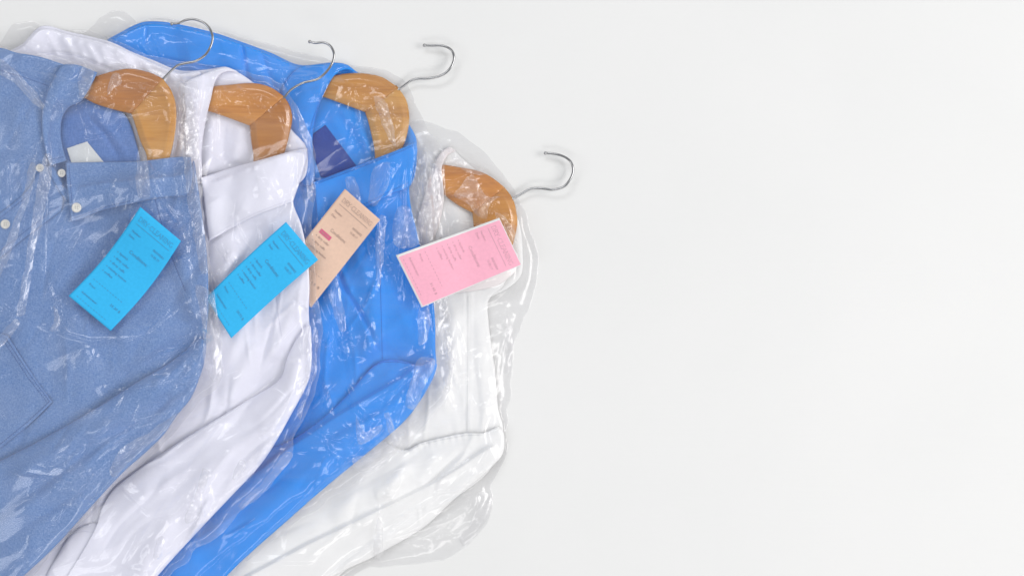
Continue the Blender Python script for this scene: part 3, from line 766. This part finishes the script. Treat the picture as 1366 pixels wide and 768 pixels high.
# =================================================================== C: the bright blue shirt
bagC = Bag('clear plastic bag over the bright blue shirt, its edge on the white shirt',
   [(100, 56), (125, 34), (134, 23), (162, 16), (184, 28), (215, 23), (284, 38), (334, 52), (387, 67), (444, 81), (485, 89), (520, 96), (545, 113), (556, 145), (572, 175), (588, 200), (593, 230), (596, 290), (599, 360), (600, 440), (607, 487), (598, 525), (570, 560), (548, 590), (500, 628), (475, 644), (429, 673), (387, 703), (333, 744), (290, 780), (220, 850), (-60, 850), (0, 500), (100, 250), (90, 110)],
   23, (420, 400),
   hot=[([(570, 220), (590, 330), (598, 480), (560, 560)], 16, 1.1), ([(500, 600), (550, 560)], 32, 1.3), ([(470, 640), (520, 590)], 24, 1.3), ([(505, 280), (520, 380)], 22, .9), ([(470, 130), (530, 160)], 30, .7), ([(470, 160), (495, 210)], 10, 1.0), ([(140, 40), (215, 60)], 22, .8), ([(430, 470), (470, 440)], 20, .7)],
   creases=[([(428, 385), (446, 430), (462, 480)], 9, 4, 'band'), ([(476, 395), (492, 430), (500, 470)], 8, 3.6, 'band'), ([(432, 262), (440, 330)], 7, 3, 'band'), ([(560, 410), (566, 440), (558, 470)], 8, 4, 'band'), ([(445, 470), (430, 520), (440, 560)], 8, 3.5, 'band'), ([(461, 510), (474, 545), (500, 566)], 7, 4.5), ([(478, 560), (480, 586), (500, 572)], 9, 4.4, 'band'), ([(540, 520), (550, 548), (556, 562)], 8, 4.5), ([(568, 475), (572, 500), (560, 520)], 9, 4.4, 'band'), ([(512, 548), (522, 566), (526, 585)], 5, 4), ([(420, 560), (440, 600), (470, 630)], 5, 3), ([(522, 215), (512, 260), (492, 275)], 11, 5, 'band'), ([(449, 375), (452, 430), (462, 480)], 9, 3), ([(460, 620), (498, 622)], 4, 3), ([(284, 40), (334, 58), (450, 84)], 6, 3), ([(184, 55), (204, 78)], 6, 3.5), ([(200, 36), (216, 78)], 6, 3.5), ([(533, 290), (526, 330), (545, 330)], 10, 4.6, 'band'), ([(503, 290), (506, 380)], 7, 3), ([(566, 200), (574, 300), (586, 430)], 8, 3), ([(503, 130), (522, 192)], 10, 4.6, 'band')], amp=0.9, ang=2.3, fans=[(500, 602, 2.5, 3.9, 12, 40, 110), (560, 490, 1.5, 2.6, 8, 30, 90), (540, 200, 1.2, 2.0, 7, 50, 150), (575, 200, 1.4, 1.7, 6, 60, 200), (470, 90, 2.9, 3.3, 4, 80, 180), (140, 40, 0, .8, 5, 30, 80), (545, 300, 1.5, 2.2, 7, 60, 160), (470, 110, .6, 2.0, 6, 30, 90)], gathers=[[(498, 225), (520, 216), (516, 250), (500, 275), (492, 272)], [(528, 280), (546, 276), (560, 322), (548, 330), (526, 326)], [(505, 290), (514, 288), (512, 340), (505, 385), (500, 340)], [(564, 200), (582, 215), (588, 300), (596, 400), (600, 470), (588, 470), (576, 380), (566, 280)], [(476, 555), (486, 575), (500, 570), (512, 566), (498, 585), (478, 590)], [(560, 478), (580, 480), (572, 505), (552, 545), (540, 540), (548, 510)], [(512, 552), (518, 550), (528, 586), (520, 580)], [(500, 128), (512, 132), (524, 165), (528, 196), (516, 180), (504, 150)], [(560, 410), (572, 405), (570, 450), (560, 462), (556, 440)], [(428, 300), (446, 350), (462, 440), (452, 440), (436, 380), (424, 330)], [(460, 240), (474, 236), (486, 300), (478, 310)], [(470, 610), (500, 606), (540, 575), (520, 612), (480, 630)]])
shC = top_level('dress_shirt', 'bright blue shirt with navy neck label, third from the left', 'shirt', (420, 420), GS)
shoulderC = [(143, 53, 1), (156, 46), (177, 35), (195, 29), (229, 31), (286, 44), (330, 59), (362, 71), (400, 87), (450, 84), (476, 96), (520, 130), (545, 165), (556, 190), (546, 250), (480, 290), (400, 300), (330, 260), (240, 200), (170, 110)]
sheet('back_panel', shoulderC, M['blue'], shC, lambda x, y, d: puff(d, 10, 3.2) + 1.6 * noise(x, y, 120, 30, 0.35, 41) + folds(x, y, [([(196, 32), (193, 60)], 3, -1.3, 'ridge', .1), ([(200, 70), (300, 92), (375, 118)], 3, -1.2, 'ridge', .1), ([(450, 140), (475, 170), (500, 220)], 8, 2.2), ([(440, 150), (470, 205)], 8, 1.6), ([(477, 160), (496, 205)], 6, 1.6)]), 2, 4)
sheet('neck_label', [(434, 167, 1), (476, 222, 1), (450, 238), (428, 236, 1), (418, 205), (414, 184)], M['navy'], shC, lambda x, y, d: 0.3 + 0 * x, 1, 2, 0.5, 1.5, 0.4, label='dark navy woven neck label')
hgC = hanger('wooden hanger with its mitred joint in the bright blue shirt',
   [(405, 104), (443, 101), (465, 98), (484, 98), (509, 103), (531, 117), (542, 134), (546, 157), (543, 180), (536, 200), (522, 240), (505, 285)],
   [(470, 280), (490, 250), (500, 211), (493, 170), (487, 150, 1), (452, 137), (429, 129), (400, 122)], (4, 5), (3.05, 1.3),
   [(534, 118), (541, 113), (549, 107.5), (559, 105), (568, 105), (578, 104), (587, 101.5), (595, 97), (602, 89), (605.5, 79), (604, 70), (598, 64), (588, 61), (577, 61), (568.5, 60.8)], (500, 150), ((.97, .97, .95), (.98, 1.06, 1.1)))
bodyC = [(143, 56, 1), (157, 49), (195, 33), (229, 35), (286, 48), (345, 68), (400, 90), (430, 92), (418, 150), (408, 200), (415, 243), (460, 232), (510, 212), (548, 196), (546, 248), (548, 275), (554, 300), (561, 330), (573, 370), (580, 420), (581, 470), (582, 486), (570, 512), (520, 560), (430, 640), (330, 735), (230, 840), (60, 840), (60, 560), (200, 300), (160, 110)]
def zC(x, y, d):
    z = puff(d, 4, 2.2) + 2.4 * noise(x, y, 150, 38, 1.25, 42) + 0.8 * noise(x, y, 50, 18, 1.1, 43)
    z += dip(x, y, [(300, 640), (391, 594), (450, 555), (489, 498), (510, 482), (557, 487)], 26, 5)
    z += pressed(x, y, 3, (410, 280, 580, 600), 1.5, 22, 1.8); z += 7.0 * wrinkle(x, y, 130, 28, 1.3, 73)
    z += folds(x, y, [([(430, 300), (440, 400), (420, 520)], 16, 3.4), ([(470, 300), (500, 400), (485, 520)], 14, 3), ([(560, 400), (520, 440), (470, 480)], 12, 2.6), ([(545, 300), (556, 400), (540, 460)], 10, 2.2)])
    z += fold(x, y, [(505, 300), (509, 379), (512, 482)], 10, 0.9, 'step', 0.03)
    z -= folds(x, y, [([(196, 34), (193, 62)], 2.5, 1.2), ([(200, 74), (300, 96), (378, 122)], 2.5, 1.2)])
    z += fold(x, y, [(391, 97), (380, 110), (374, 124)], 12, 1.2, 'step', .05)
    return np.maximum(z, 0)
sheet('front_panel', bodyC, M['blue'], shC, zC, 3, 5)
slvC = [(489, 497), (500, 487), (515, 480), (535, 481), (560, 487), (578, 478, 1), (583, 486), (576, 508), (554, 544), (536, 565), (502, 594), (431, 652), (383, 694), (333, 738), (302, 768), (230, 845), (60, 845), (110, 760), (200, 690), (300, 620), (391, 585), (450, 540)]
def zCs(x, y, d):
    z = puff(d, 9, 5.2) + 1.5 * noise(x, y, 140, 26, -0.62, 44) + 0.5 * noise(x, y, 40, 18, -0.6, 45)
    z += pressed(x, y, 4, (200, 500, 580, 780), -0.7, 24, 1.5); z += 3.4 * wrinkle(x, y, 150, 24, -0.65, 74)
    z += fold(x, y, [(560, 484), (536, 505), (497, 527), (450, 555), (391, 594), (300, 660), (200, 750)][::-1], 34, 7.5, 'step', 0.04)
    z += folds(x, y, [([(540, 530), (460, 590), (380, 655), (300, 730)], 12, 2.4), ([(560, 510), (500, 560), (430, 600)], 9, 2.0)])
    dd, t, s_ = linedist(x, y, [(489, 498), (510, 482), (528, 481), (557, 488)])
    z += 0.5 * np.exp(-(dd / 6) ** 2) * np.sin(t * 40)
    return np.maximum(z, 0)
sheet('sleeve', slvC, M['blue'], shC, zCs, 2, 4)
stitching([[(489, 496), (496, 489), (510, 483), (528, 482), (545, 485), (557, 488)], [(506.5, 300), (507.5, 379), (510, 478)]], M['thread_c'], shC)
sheet('collar', [(385, 104), (400, 90), (431, 86), (450, 84), (464, 87), (475, 96, 1), (460, 93), (447, 100), (438, 114), (430, 130), (422, 152), (417, 185), (418, 245), (400, 245), (392, 190), (375, 125)], M['blue'], shC, lambda x, y, d: 1.0 + puff(d, 7, 3.2) + fold(x, y, [(424, 100), (405, 150)], 12, 1.2), 2, 3, 0.7, 1.5)
stitching([[(440, 108), (432, 122), (425, 138), (417, 160), (412, 180)]], M['thread_c'], shC)
sheet('collar', [(418, 243, 1), (452, 230), (499, 212), (535, 198), (554, 189, 1), (557, 200), (552, 225), (546, 248), (522, 259), (494, 273), (460, 290), (425, 306, 1)], M['blue'], shC, lambda x, y, d: 2.6 + puff(d, 3, 2.2) + 0.8 * noise(x, y, 60, 20, 1.2, 46), 2, 3, 0.8, 1.5)
stitching([[(421, 245.5), (454, 233.5), (500, 215.5), (536, 201.5), (552, 194)], [(545, 244), (521, 255), (493, 269), (462, 284)]], M['thread_c'], shC)
bagC.close(); add_hook(hgC)
paper_tag('peach paper tag with a pink marker stroke, half under another tag', (460, 252), (507, 293), (415, 410), (368, 369), M['peach'], '0050002', '15.05.17', '15 $', curl=1.0, mark=True, ink='ink_warm')
paper_tag('pink paper tag with a white border below the rightmost hanger', (666, 290.5), (696, 353.5), (562.5, 410), (528, 340.5), M['pink'], '0050004', '15.05.17', '31.45 $', curl=0.6, border=True, ink='ink_soft')

# =================================================================== B: the lilac white shirt
bagB = Bag('clear plastic bag over the lilac white shirt, second from the left',
   [(-60, 96), (0, 60), (19, 35), (44, 27), (62, 36), (90, 39), (119, 42), (165, 58), (200, 74), (231, 80), (278, 87), (316, 92), (345, 100), (375, 113), (395, 137), (412, 172), (420, 203), (421, 252), (417, 290), (420, 340), (423, 393), (428, 430), (429, 450), (424, 503), (414, 537), (400, 566), (390, 587), (386, 613), (368, 639), (345, 662), (320, 683), (290, 716), (262, 730), (249, 750), (225, 768), (190, 830), (-80, 870), (-80, 400)],
   37, (250, 400),
   hot=[([(415, 180), (418, 260)], 10, 1.4), ([(420, 500), (400, 560), (380, 620)], 15, 1.3), ([(330, 670), (240, 755)], 18, 1.2), ([(400, 300), (425, 370)], 16, .9), ([(250, 110), (262, 200)], 22, .9), ([(300, 110), (345, 130)], 22, .8), ([(255, 640), (262, 690)], 14, 1.2), ([(310, 360), (330, 390)], 14, .9), ([(30, 50), (150, 90)], 22, .6)],
   creases=[([(277, 627), (262, 668), (248, 698)], 8, 3.8, 'band'), ([(220, 715), (210, 745)], 5, 4), ([(325, 618), (311, 642)], 6, 4), ([(372, 500), (300, 552), (230, 600)], 4, 2.5), ([(300, 560), (240, 640), (160, 760)], 6, 2.4), ([(345, 620), (355, 580)], 5, 3.5), ([(399, 240), (416, 280)], 8, 4), ([(407, 140), (419, 200), (420, 250)], 5, 3), ([(418, 540), (395, 570), (388, 612)], 5, 4), ([(318, 262), (315, 320), (335, 345)], 7, 3), ([(290, 130), (290, 190)], 4, 2.5), ([(310, 108), (322, 122), (336, 112)], 6, 3.4), ([(20, 36), (60, 60), (120, 78)], 6, 2.6)], amp=0.85, ang=2.3, fans=[(415, 180, 1.5, 2.0, 6, 50, 150), (402, 560, 1.8, 3.0, 9, 40, 150), (262, 290, 1.3, 1.9, 6, 60, 160), (250, 750, -1.2, -.6, 7, 60, 160), (20, 45, 0, .7, 6, 40, 100), (335, 345, -2.2, -.9, 6, 30, 90), (300, 92, .9, 2.0, 6, 40, 120)], gathers=[[(396, 145), (410, 172), (418, 210), (417, 270), (410, 262), (411, 215), (402, 180)], [(270, 625), (279, 630), (270, 660), (264, 690), (250, 698), (246, 690), (260, 660)], [(412, 430), (424, 440), (420, 505), (408, 535), (400, 560), (396, 552), (406, 510)], [(384, 600), (392, 606), (366, 640), (322, 680), (318, 674), (360, 632)], [(320, 612), (328, 616), (314, 640), (309, 638)], [(210, 718), (220, 716), (212, 745), (204, 744)], [(244, 112), (262, 108), (266, 170), (262, 250), (252, 250), (248, 170)]])
shB = top_level('dress_shirt', 'lilac white shirt with plain white collar, second from the left', 'shirt', (260, 430), GS)
backB = [(-30, 100), (31, 58, 1), (56, 35), (90, 42), (125, 50), (150, 57), (175, 69), (203, 80), (240, 94), (275, 93), (300, 90), (318, 97), (336, 109), (362, 132), (388, 172), (409, 198), (404, 240), (340, 270), (240, 280), (100, 250)]
sheet('back_panel', backB, M['white_b'], shB, lambda x, y, d: puff(d, 9, 3.2) + 1.2 * noise(x, y, 80, 16, 1.15, 51) + folds(x, y, [([(285, 150), (280, 200), (275, 240)], 9, 2.6), ([(320, 165), (312, 220)], 10, 2.2), ([(300, 160), (296, 225)], 5, -1.2)]), 2, 4)
hgB = hanger('wooden hanger with a raised rim in the lilac white shirt',
   [(250, 122), (285, 115), (308, 113), (329, 111), (346, 112), (362, 117), (379, 129), (387, 142), (390, 159), (385, 184), (379, 206), (362, 250), (350, 285)],
   [(318, 280), (332, 250), (338, 213), (335, 188), (333, 168, 1), (312, 160), (292, 153), (279, 149), (245, 142)], (4, 6), (3.0, 1.4),
   [(381, 128), (387, 121), (394, 116), (405, 110.5), (414, 108.5), (424, 105.5), (433, 98.5), (440, 90), (444.5, 81), (445.5, 72), (442.5, 64), (437, 59), (430, 56.8), (421, 57.6), (415.5, 56.5)], (345, 150), ((1.04, .95, .8), (.80, .68, .5)))
bodyB = [(-30, 104), (31, 61, 1), (56, 39), (90, 46), (150, 61), (203, 84), (240, 98), (268, 97), (262, 150), (262, 215), (275, 245), (340, 222), (404, 206), (391, 267), (402, 300), (410, 340), (413, 380), (412, 420), (415, 459), (413, 498), (400, 530), (360, 595), (300, 665), (250, 718), (205, 768), (140, 845), (-70, 845), (-70, 400)]
def zB(x, y, d):
    z = puff(d, 4, 2.2) + 2.0 * noise(x, y, 170, 30, 1.75, 52) + 0.6 * noise(x, y, 50, 16, 1.6, 53)
    z += dip(x, y, [(150, 650), (250, 582), (331, 533), (374, 505), (396, 452), (412, 425)], 28, 4.5)
    z += pressed(x, y, 5, (200, 300, 410, 720), 1.8, 30, 2.3); z += 6.0 * wrinkle(x, y, 130, 26, 1.8, 75)
    z += folds(x, y, [([(318, 322), (296, 375), (285, 440)], 13, 5), ([(352, 320), (335, 400), (300, 500)], 11, 3.0), ([(395, 400), (382, 440), (360, 485)], 12, 3.6), ([(345, 450), (322, 500), (300, 545)], 13, 4.5), ([(385, 460), (360, 490), (335, 520)], 6, -2.2)])
    z += fold(x, y, [(358, 286), (360, 350), (366, 420), (371, 450), (376, 480)], 8, 0.9, 'step', .04)
    for k in range(11):                       # gathers below the top edge of the yoke
        a = (62 + k * 17 + (k % 3) * 3, 42 + k * 4.2); b = (a[0] + 16 + (k % 2) * 5, a[1] + 34)
        z += fold(x, y, [a, b], 4.5 + (k % 3), 2.0 + 0.5 * (k % 2))
    z -= fold(x, y, [(50, 74), (75, 70), (100, 73), (131, 86), (160, 98)], 2.0, 1.5, 'ridge', .05)
    return np.maximum(z, 0)
sheet('front_panel', bodyB, M['white_b'], shB, zB, 3, 5)
slvB = [(412, 432), (396, 452), (383, 478), (374, 505), (331, 533), (300, 552), (250, 582), (190, 622), (154, 650), (137, 674), (128, 702), (106, 742), (76, 790), (50, 845), (150, 845), (210, 768), (254, 719), (306, 664), (347, 620), (368, 589), (391, 548), (405, 522), (414, 498), (416, 459)]
def zBs(x, y, d):
    z = puff(d, 16, 5.5) * np.clip((x - 115) / 110, 0.12, 1) + 1.6 * noise(x, y, 130, 22, -0.85, 54) + 0.5 * noise(x, y, 40, 14, -0.85, 55)
    z += pressed(x, y, 6, (140, 460, 410, 800), -0.85, 26, 2.3); z += 6.0 * wrinkle(x, y, 140, 24, -0.85, 76)
    z += folds(x, y, [([(395, 470), (385, 520), (340, 575)], 13, 3.5), ([(360, 560), (280, 625), (200, 700)], 13, 3.2), ([(340, 545), (250, 610), (180, 670)], 8, -1.8), ([(300, 625), (230, 690), (180, 760)], 10, 2.6), ([(260, 620), (200, 655), (150, 700)], 12, 2.8)])
    z = z * np.clip((x - 105) / 90, 0.2, 1)
    return np.maximum(z, 0)
sheet('cuff', [(60, 770), (80, 735), (94, 712), (112, 700), (130, 697), (134, 712), (132, 728), (150, 729), (176, 712), (205, 690), (230, 700), (200, 760), (140, 845), (40, 845)], M['white_b'], shB, lambda x, y, d: 0.8 + puff(d, 7, 3.0) + 1.2 * noise(x, y, 60, 18, -0.3, 56), 1, 2, 0.7, 1.6)
sheet('sleeve', slvB, M['white_b'], shB, zBs, 2, 4)
stitching([[(88, 722), (98, 711), (112, 708), (128, 710)], [(50, 75), (75, 71), (100, 74), (131, 87), (160, 99)], [(363, 300), (365, 350), (371, 420), (376, 450)]], M['thread_b'], shB, 3, 1.8, 0.3)
sheet('collar', [(247, 112), (268, 100), (285, 93), (300, 89), (318, 96, 1), (302, 96), (292, 101), (286, 112), (282, 130), (277, 150), (272, 176), (269, 205), (268, 244), (254, 244), (249, 200), (246, 150)], M['white_b'], shB, lambda x, y, d: 2.4 + puff(d, 3, 2.4), 2, 3, 0.7, 1.4)
sheet('collar', [(268, 237, 1), (308, 224), (355, 211), (395, 200), (410, 198, 1), (409, 212), (402, 236), (391, 269, 1), (376, 275), (342, 288), (308, 305), (278, 322, 1), (273, 280)], M['white_b'], shB, lambda x, y, d: 3.0 + puff(d, 3, 2.2) + 0.8 * noise(x, y, 70, 26, 1.2, 57), 2, 3, 0.8, 1.5)
stitching([[(388, 266), (375, 271), (341, 284), (307, 301), (282, 315)]], M['thread_b'], shB, 3, 1.8, 0.25)
bagB.close(); add_hook(hgB)
paper_tag('cyan paper tag lying on the lilac white shirt, its corner over the peach tag', (381.5, 296), (424.5, 346.5), (308.5, 451), (274.5, 397), M['cyan'], '0050002', '15.05.17', '20.75 $', curl=1.6, bow=-1.5)

# =================================================================== A: the chambray shirt on top
bagA = Bag('clear plastic bag over the chambray shirt at the left, uppermost of all bags',
   [(-80, 75), (0, 63), (20, 70), (53, 70), (90, 80), (129, 86), (162, 86), (200, 91), (225, 97), (245, 112), (258, 140), (266, 180), (268, 230), (272, 290), (278, 340), (286, 385), (293, 432), (296, 470), (297, 500), (290, 518), (272, 530), (256, 548), (246, 560), (222, 589), (195, 613), (170, 633), (150, 649), (130, 671), (106, 699), (72, 737), (33, 778), (-20, 832), (-80, 870)],
   53, (110, 430),
   hot=[([(245, 130), (258, 240), (270, 330)], 14, 1.3), ([(285, 400), (292, 500)], 14, 1.4), ([(240, 540), (150, 640)], 16, 1.2), ([(250, 460), (275, 500)], 24, .9), ([(45, 210), (45, 240)], 12, 1.2), ([(110, 110), (125, 140)], 14, 1.0), ([(190, 110), (200, 150)], 18, .6), ([(70, 400), (75, 440)], 12, .9), ([(90, 640), (140, 670)], 22, .7)],
   creases=[([(66, 190), (46, 235), (38, 330), (24, 424)], 10, 4.8, 'band'), ([(48, 205), (20, 300), (0, 345), (-20, 400)], 8, 3.8, 'band'), ([(24, 424), (0, 455), (-30, 480)], 9, 4.2, 'band'), ([(-10, 395), (24, 424)], 4, 3), ([(-4, 66), (30, 108), (62, 142)], 7, 3.2, 'band'), ([(152, 98), (146, 128), (156, 120)], 6, 4), ([(195, 112), (188, 135)], 4, 3.5), ([(226, 412), (208, 432), (192, 444)], 4, 4), ([(190, 205), (196, 240), (240, 300)], 5, 3.5), ([(184, 195), (182, 262)], 4, 3), ([(80, 418), (76, 432), (68, 440)], 7, 4.5), ([(165, 160), (150, 178), (110, 186)], 4, 3), ([(241, 260), (262, 310), (285, 400)], 5, 4), ([(82, 636), (130, 638)], 5, 3.5), ([(85, 676), (118, 668)], 5, 3.5), ([(55, 620), (95, 605), (170, 570), (240, 545)], 6, 3), ([(60, 96), (70, 130), (84, 150)], 4, 3), ([(262, 440), (290, 452)], 5, 4), ([(110, 300), (60, 390), (40, 430)], 6, 2.4), ([(122, 92), (117, 128)], 5, 4), ([(40, 430), (120, 455), (190, 450), (250, 400)], 6, 2.4)], amp=0.85, ang=2.3, fans=[(66, 200, 1.6, 2.3, 7, 80, 220), (188, 200, 1.0, 1.7, 5, 40, 120), (125, 95, 1.2, 2.4, 6, 20, 70), (270, 458, 1.6, 2.9, 10, 30, 100), (24, 424, 2.4, 3.3, 4, 30, 80), (245, 110, 1.3, 1.8, 7, 60, 200), (150, 640, -1.3, -.1, 8, 30, 110), (285, 400, 1.2, 2.0, 6, 30, 100), (0, 66, .3, 1.2, 5, 50, 140)], gathers=[[(60, 205), (70, 210), (62, 270), (46, 340), (32, 420), (22, 422), (34, 350), (46, 270)], [(42, 215), (50, 222), (24, 310), (4, 360), (-20, 400), (-26, 392), (4, 330), (28, 270)], [(22, 424), (28, 430), (6, 458), (-30, 490), (-34, 478), (0, 446)], [(238, 112), (252, 124), (262, 175), (266, 240), (272, 300), (280, 360), (270, 366), (256, 300), (246, 230), (240, 160)], [(262, 380), (284, 392), (292, 440), (294, 500), (284, 510), (272, 480), (270, 430)], [(142, 128), (150, 100), (158, 98), (163, 110), (150, 120)], [(186, 196), (194, 204), (200, 262), (184, 262), (182, 225)], [(70, 408), (80, 425), (74, 442), (66, 440), (72, 425)], [(160, 600), (200, 575), (240, 548), (236, 560), (190, 600), (166, 624), (150, 636), (146, 626)], [(108, 90), (124, 92), (118, 128), (106, 132)], [(-20, 72), (10, 84), (60, 140), (56, 146), (10, 104), (-20, 90)]])
shA = top_level('dress_shirt', 'chambray blue shirt with button-down collar and chest pocket, at the left', 'shirt', (110, 440), GS)
sheet('back_panel', [(40, 150), (84, 120), (110, 118), (140, 140), (162, 148), (173, 163), (182, 190), (190, 225), (196, 260), (60, 260), (50, 200)], M['chambray_in'], shA, lambda x, y, d: puff(d, 8, 3.0) + 0.8 * noise(x, y, 50, 16, 0.9, 61) + folds(x, y, [([(112, 150), (140, 180), (160, 214)], 4, -1.4), ([(124, 148), (152, 180), (172, 214)], 6, 1.8)]), 2, 4)
sheet('neck_label', [(89, 198, 1), (116, 189, 1), (143, 222, 1), (98, 226, 1)], M['label'], shA, lambda x, y, d: 0.3 + 0 * x, 1, 2, 0.5, 1.5, 0.4, label='blank white woven neck label')
hgA = hanger('wooden hanger in the chambray shirt, leftmost of the hangers',
   [(60, 132), (100, 112), (131, 101), (156, 94), (176, 92), (200, 97), (217, 105), (229, 122), (235, 143), (234, 175), (226, 212), (212, 255), (196, 300)],
   [(168, 290), (188, 250), (196, 212), (187, 188), (178, 160), (175, 152, 1), (150, 146), (125, 138), (108, 130), (72, 142)], (5, 6), (2.95, 1.35),
   [(219, 104), (224, 99), (229, 94), (237, 87.5), (247, 84.6), (260, 82), (271, 76), (278, 68), (282.5, 58), (283.5, 49), (280, 39), (271.5, 30.5), (259, 26), (248, 27), (239, 31), (231.5, 31.8)], (190, 140), ((.86, .74, .65), (1.08, 1.12, 1.1)))
bodyA = [(-80, 70), (0, 64), (20, 70), (53, 76), (84, 86), (100, 92), (80, 118), (68, 150), (64, 200), (82, 250), (140, 245), (190, 240), (250, 232), (258, 214), (263, 240), (270, 290), (276, 340), (278, 400), (276, 440), (273, 465), (262, 510), (236, 552), (180, 612), (130, 664), (104, 693), (70, 730), (29, 768), (-70, 845)]
def zA(x, y, d):
    z = puff(d, 4, 2.2) + 2.4 * noise(x, y, 150, 34, 1.35, 62) + 0.7 * noise(x, y, 40, 18, 1.1, 63)
    z += dip(x, y, [(-70, 650), (0, 614), (60, 583), (128, 544), (180, 511), (222, 486), (262, 452)], 30, 7.0)
    z += pressed(x, y, 7, (-60, 100, 270, 560), 2.1, 30, 1.9); z += 11.0 * wrinkle(x, y, 150, 40, 2.15, 77)
    z += folds(x, y, [([(250, 400), (190, 440), (120, 470), (60, 520)], 18, 3.4), ([(240, 330), (250, 390), (262, 430)], 12, 2.6), ([(120, 300), (90, 360), (40, 420)], 16, 2.0), ([(20, 120), (30, 200), (0, 260)], 16, 2.4), ([(262, 440), (220, 470), (150, 505)], 10, -3.0)])
    z += fold(x, y, [(203, 262), (212, 300), (226, 345), (244, 390), (262, 425)], 10, 1.0, 'step', .04)
    z -= fold(x, y, [(-60, 80), (0, 91), (28, 99), (68, 112)], 2.0, 1.4, 'ridge', .03)
    return np.maximum(z, 0)
sheet('front_panel', bodyA, M['chambray'], shA, zA, 3, 5)
pkA = sheet('placket', [(58, 222), (72, 226), (84, 262), (82, 281, 1), (40, 312), (0, 344), (-70, 398), (-70, 340), (0, 284), (34, 256)], M['chambray'], shA, lambda x, y, d: 0.5 + puff(d, 3, 1.0), 1, 2, 0.7, 1.6)
stA = sheet('collar_stand', [(64, 222), (76, 217), (94, 216), (94, 268), (84, 262), (76, 250), (68, 236)], M['chambray'], shA, lambda x, y, d: 0.6 + puff(d, 4, 1.6), 1, 2, 0.7, 1.5)
sheet('pocket', [(-75, 428), (10, 447, 1), (44, 500), (70, 536, 1), (40, 565), (0, 598, 1), (-75, 650)], M['chambray'], shA, lambda x, y, d: 0.4 + puff(d, 3, 1.2) + 0.5 * noise(x, y, 40, 20, .8, 64), 1, 2, 0.7, 1.7)
slvA = [(-80, 656), (0, 614), (60, 583), (128, 544), (180, 511), (222, 486), (246, 468), (258, 456), (268, 450, 1), (275, 456), (273, 482), (264, 510), (254, 532), (236, 554), (218, 580), (190, 607), (167, 627), (130, 666), (104, 695), (70, 732), (29, 770), (-20, 817), (-80, 862)]
def zAs(x, y, d):
    z = puff(d, 11, 8.0) + 1.7 * noise(x, y, 150, 26, -0.62, 65) + 0.6 * noise(x, y, 45, 16, -0.6, 66)
    z += pressed(x, y, 8, (-60, 470, 270, 780), -0.65, 30, 2.3); z += 10.0 * wrinkle(x, y, 180, 34, -0.62, 78)
    z += folds(x, y, [([(250, 490), (180, 545), (90, 590), (0, 650)], 13, 3.0), ([(255, 475), (225, 500), (200, 515)], 6, 2.2), ([(262, 480), (245, 505), (222, 530)], 6, 2.2), ([(230, 530), (150, 590), (60, 660), (-30, 720)], 12, 2.8), ([(190, 560), (110, 610), (30, 665)], 6, -1.8), ([(240, 520), (180, 575), (120, 620)], 5, -1.4)])
    dd, t, s_ = linedist(x, y, [(248, 462), (262, 458), (276, 462)])
    z += 1.0 * np.exp(-(dd / 6) ** 2) * np.sin(t * 22)
    return np.maximum(z, 0)
sheet('sleeve', slvA, M['chambray'], shA, zAs, 2, 4)
clA1 = sheet('collar', [(72, 104), (84, 87), (104, 87), (130, 97, 1), (118, 121), (106, 137), (92, 143), (84, 155), (81, 175), (84, 198), (89, 215, 1), (67, 221, 1), (60, 200), (56, 175), (56, 150), (62, 125)], M['chambray'], shA, lambda x, y, d: 3.2 + puff(d, 3, 2.6) + 0.6 * noise(x, y, 30, 12, 1.4, 67), 2, 3, 0.7, 1.5)
clA2 = sheet('collar', [(88, 217, 1), (140, 216), (185, 215), (240, 209), (254, 210, 1), (257, 235), (250, 260), (236, 262), (206, 265), (175, 272), (136, 281), (106, 293), (95, 296, 1), (92, 270), (89, 245)], M['chambray'], shA, lambda x, y, d: 3.8 + puff(d, 2.5, 1.8) + 1.0 * noise(x, y, 50, 26, 1.2, 68), 2, 3, 0.8, 1.5)
stitching([[(68, 213), (86, 209)], [(92, 221), (94, 245), (96, 270), (99, 291), (108, 288), (136, 277), (174, 268)], [(86, 219), (88, 240)], [(0, 335), (38, 305), (79, 275)], [(-60, 325), (0, 291), (36, 262)], [(8, 452), (40, 500), (66, 535), (38, 561), (-2, 594)], [(5, 455), (37, 503), (62, 535)], [(207, 266), (216, 300), (230, 345), (248, 390)], [(-60, 83), (0, 94), (28, 102), (66, 115)]], M['thread_a'], shA, 3.0, 1.9, 0.42)
button(102, 277, 6.6, clA2); button(82, 231, 5.6, stA); button(7, 299, 6.4, pkA); button(53, 224, 5.4, shA)
bagA.close(); add_hook(hgA)
paper_tag('cyan paper tag on the chambray shirt, leftmost of the tags', (187, 276), (241.5, 321.5), (147.5, 441), (91.5, 394.5), M['cyan'], '0050001', '15.05.17', '25.20 $', bow=5.0, curl=2.2)
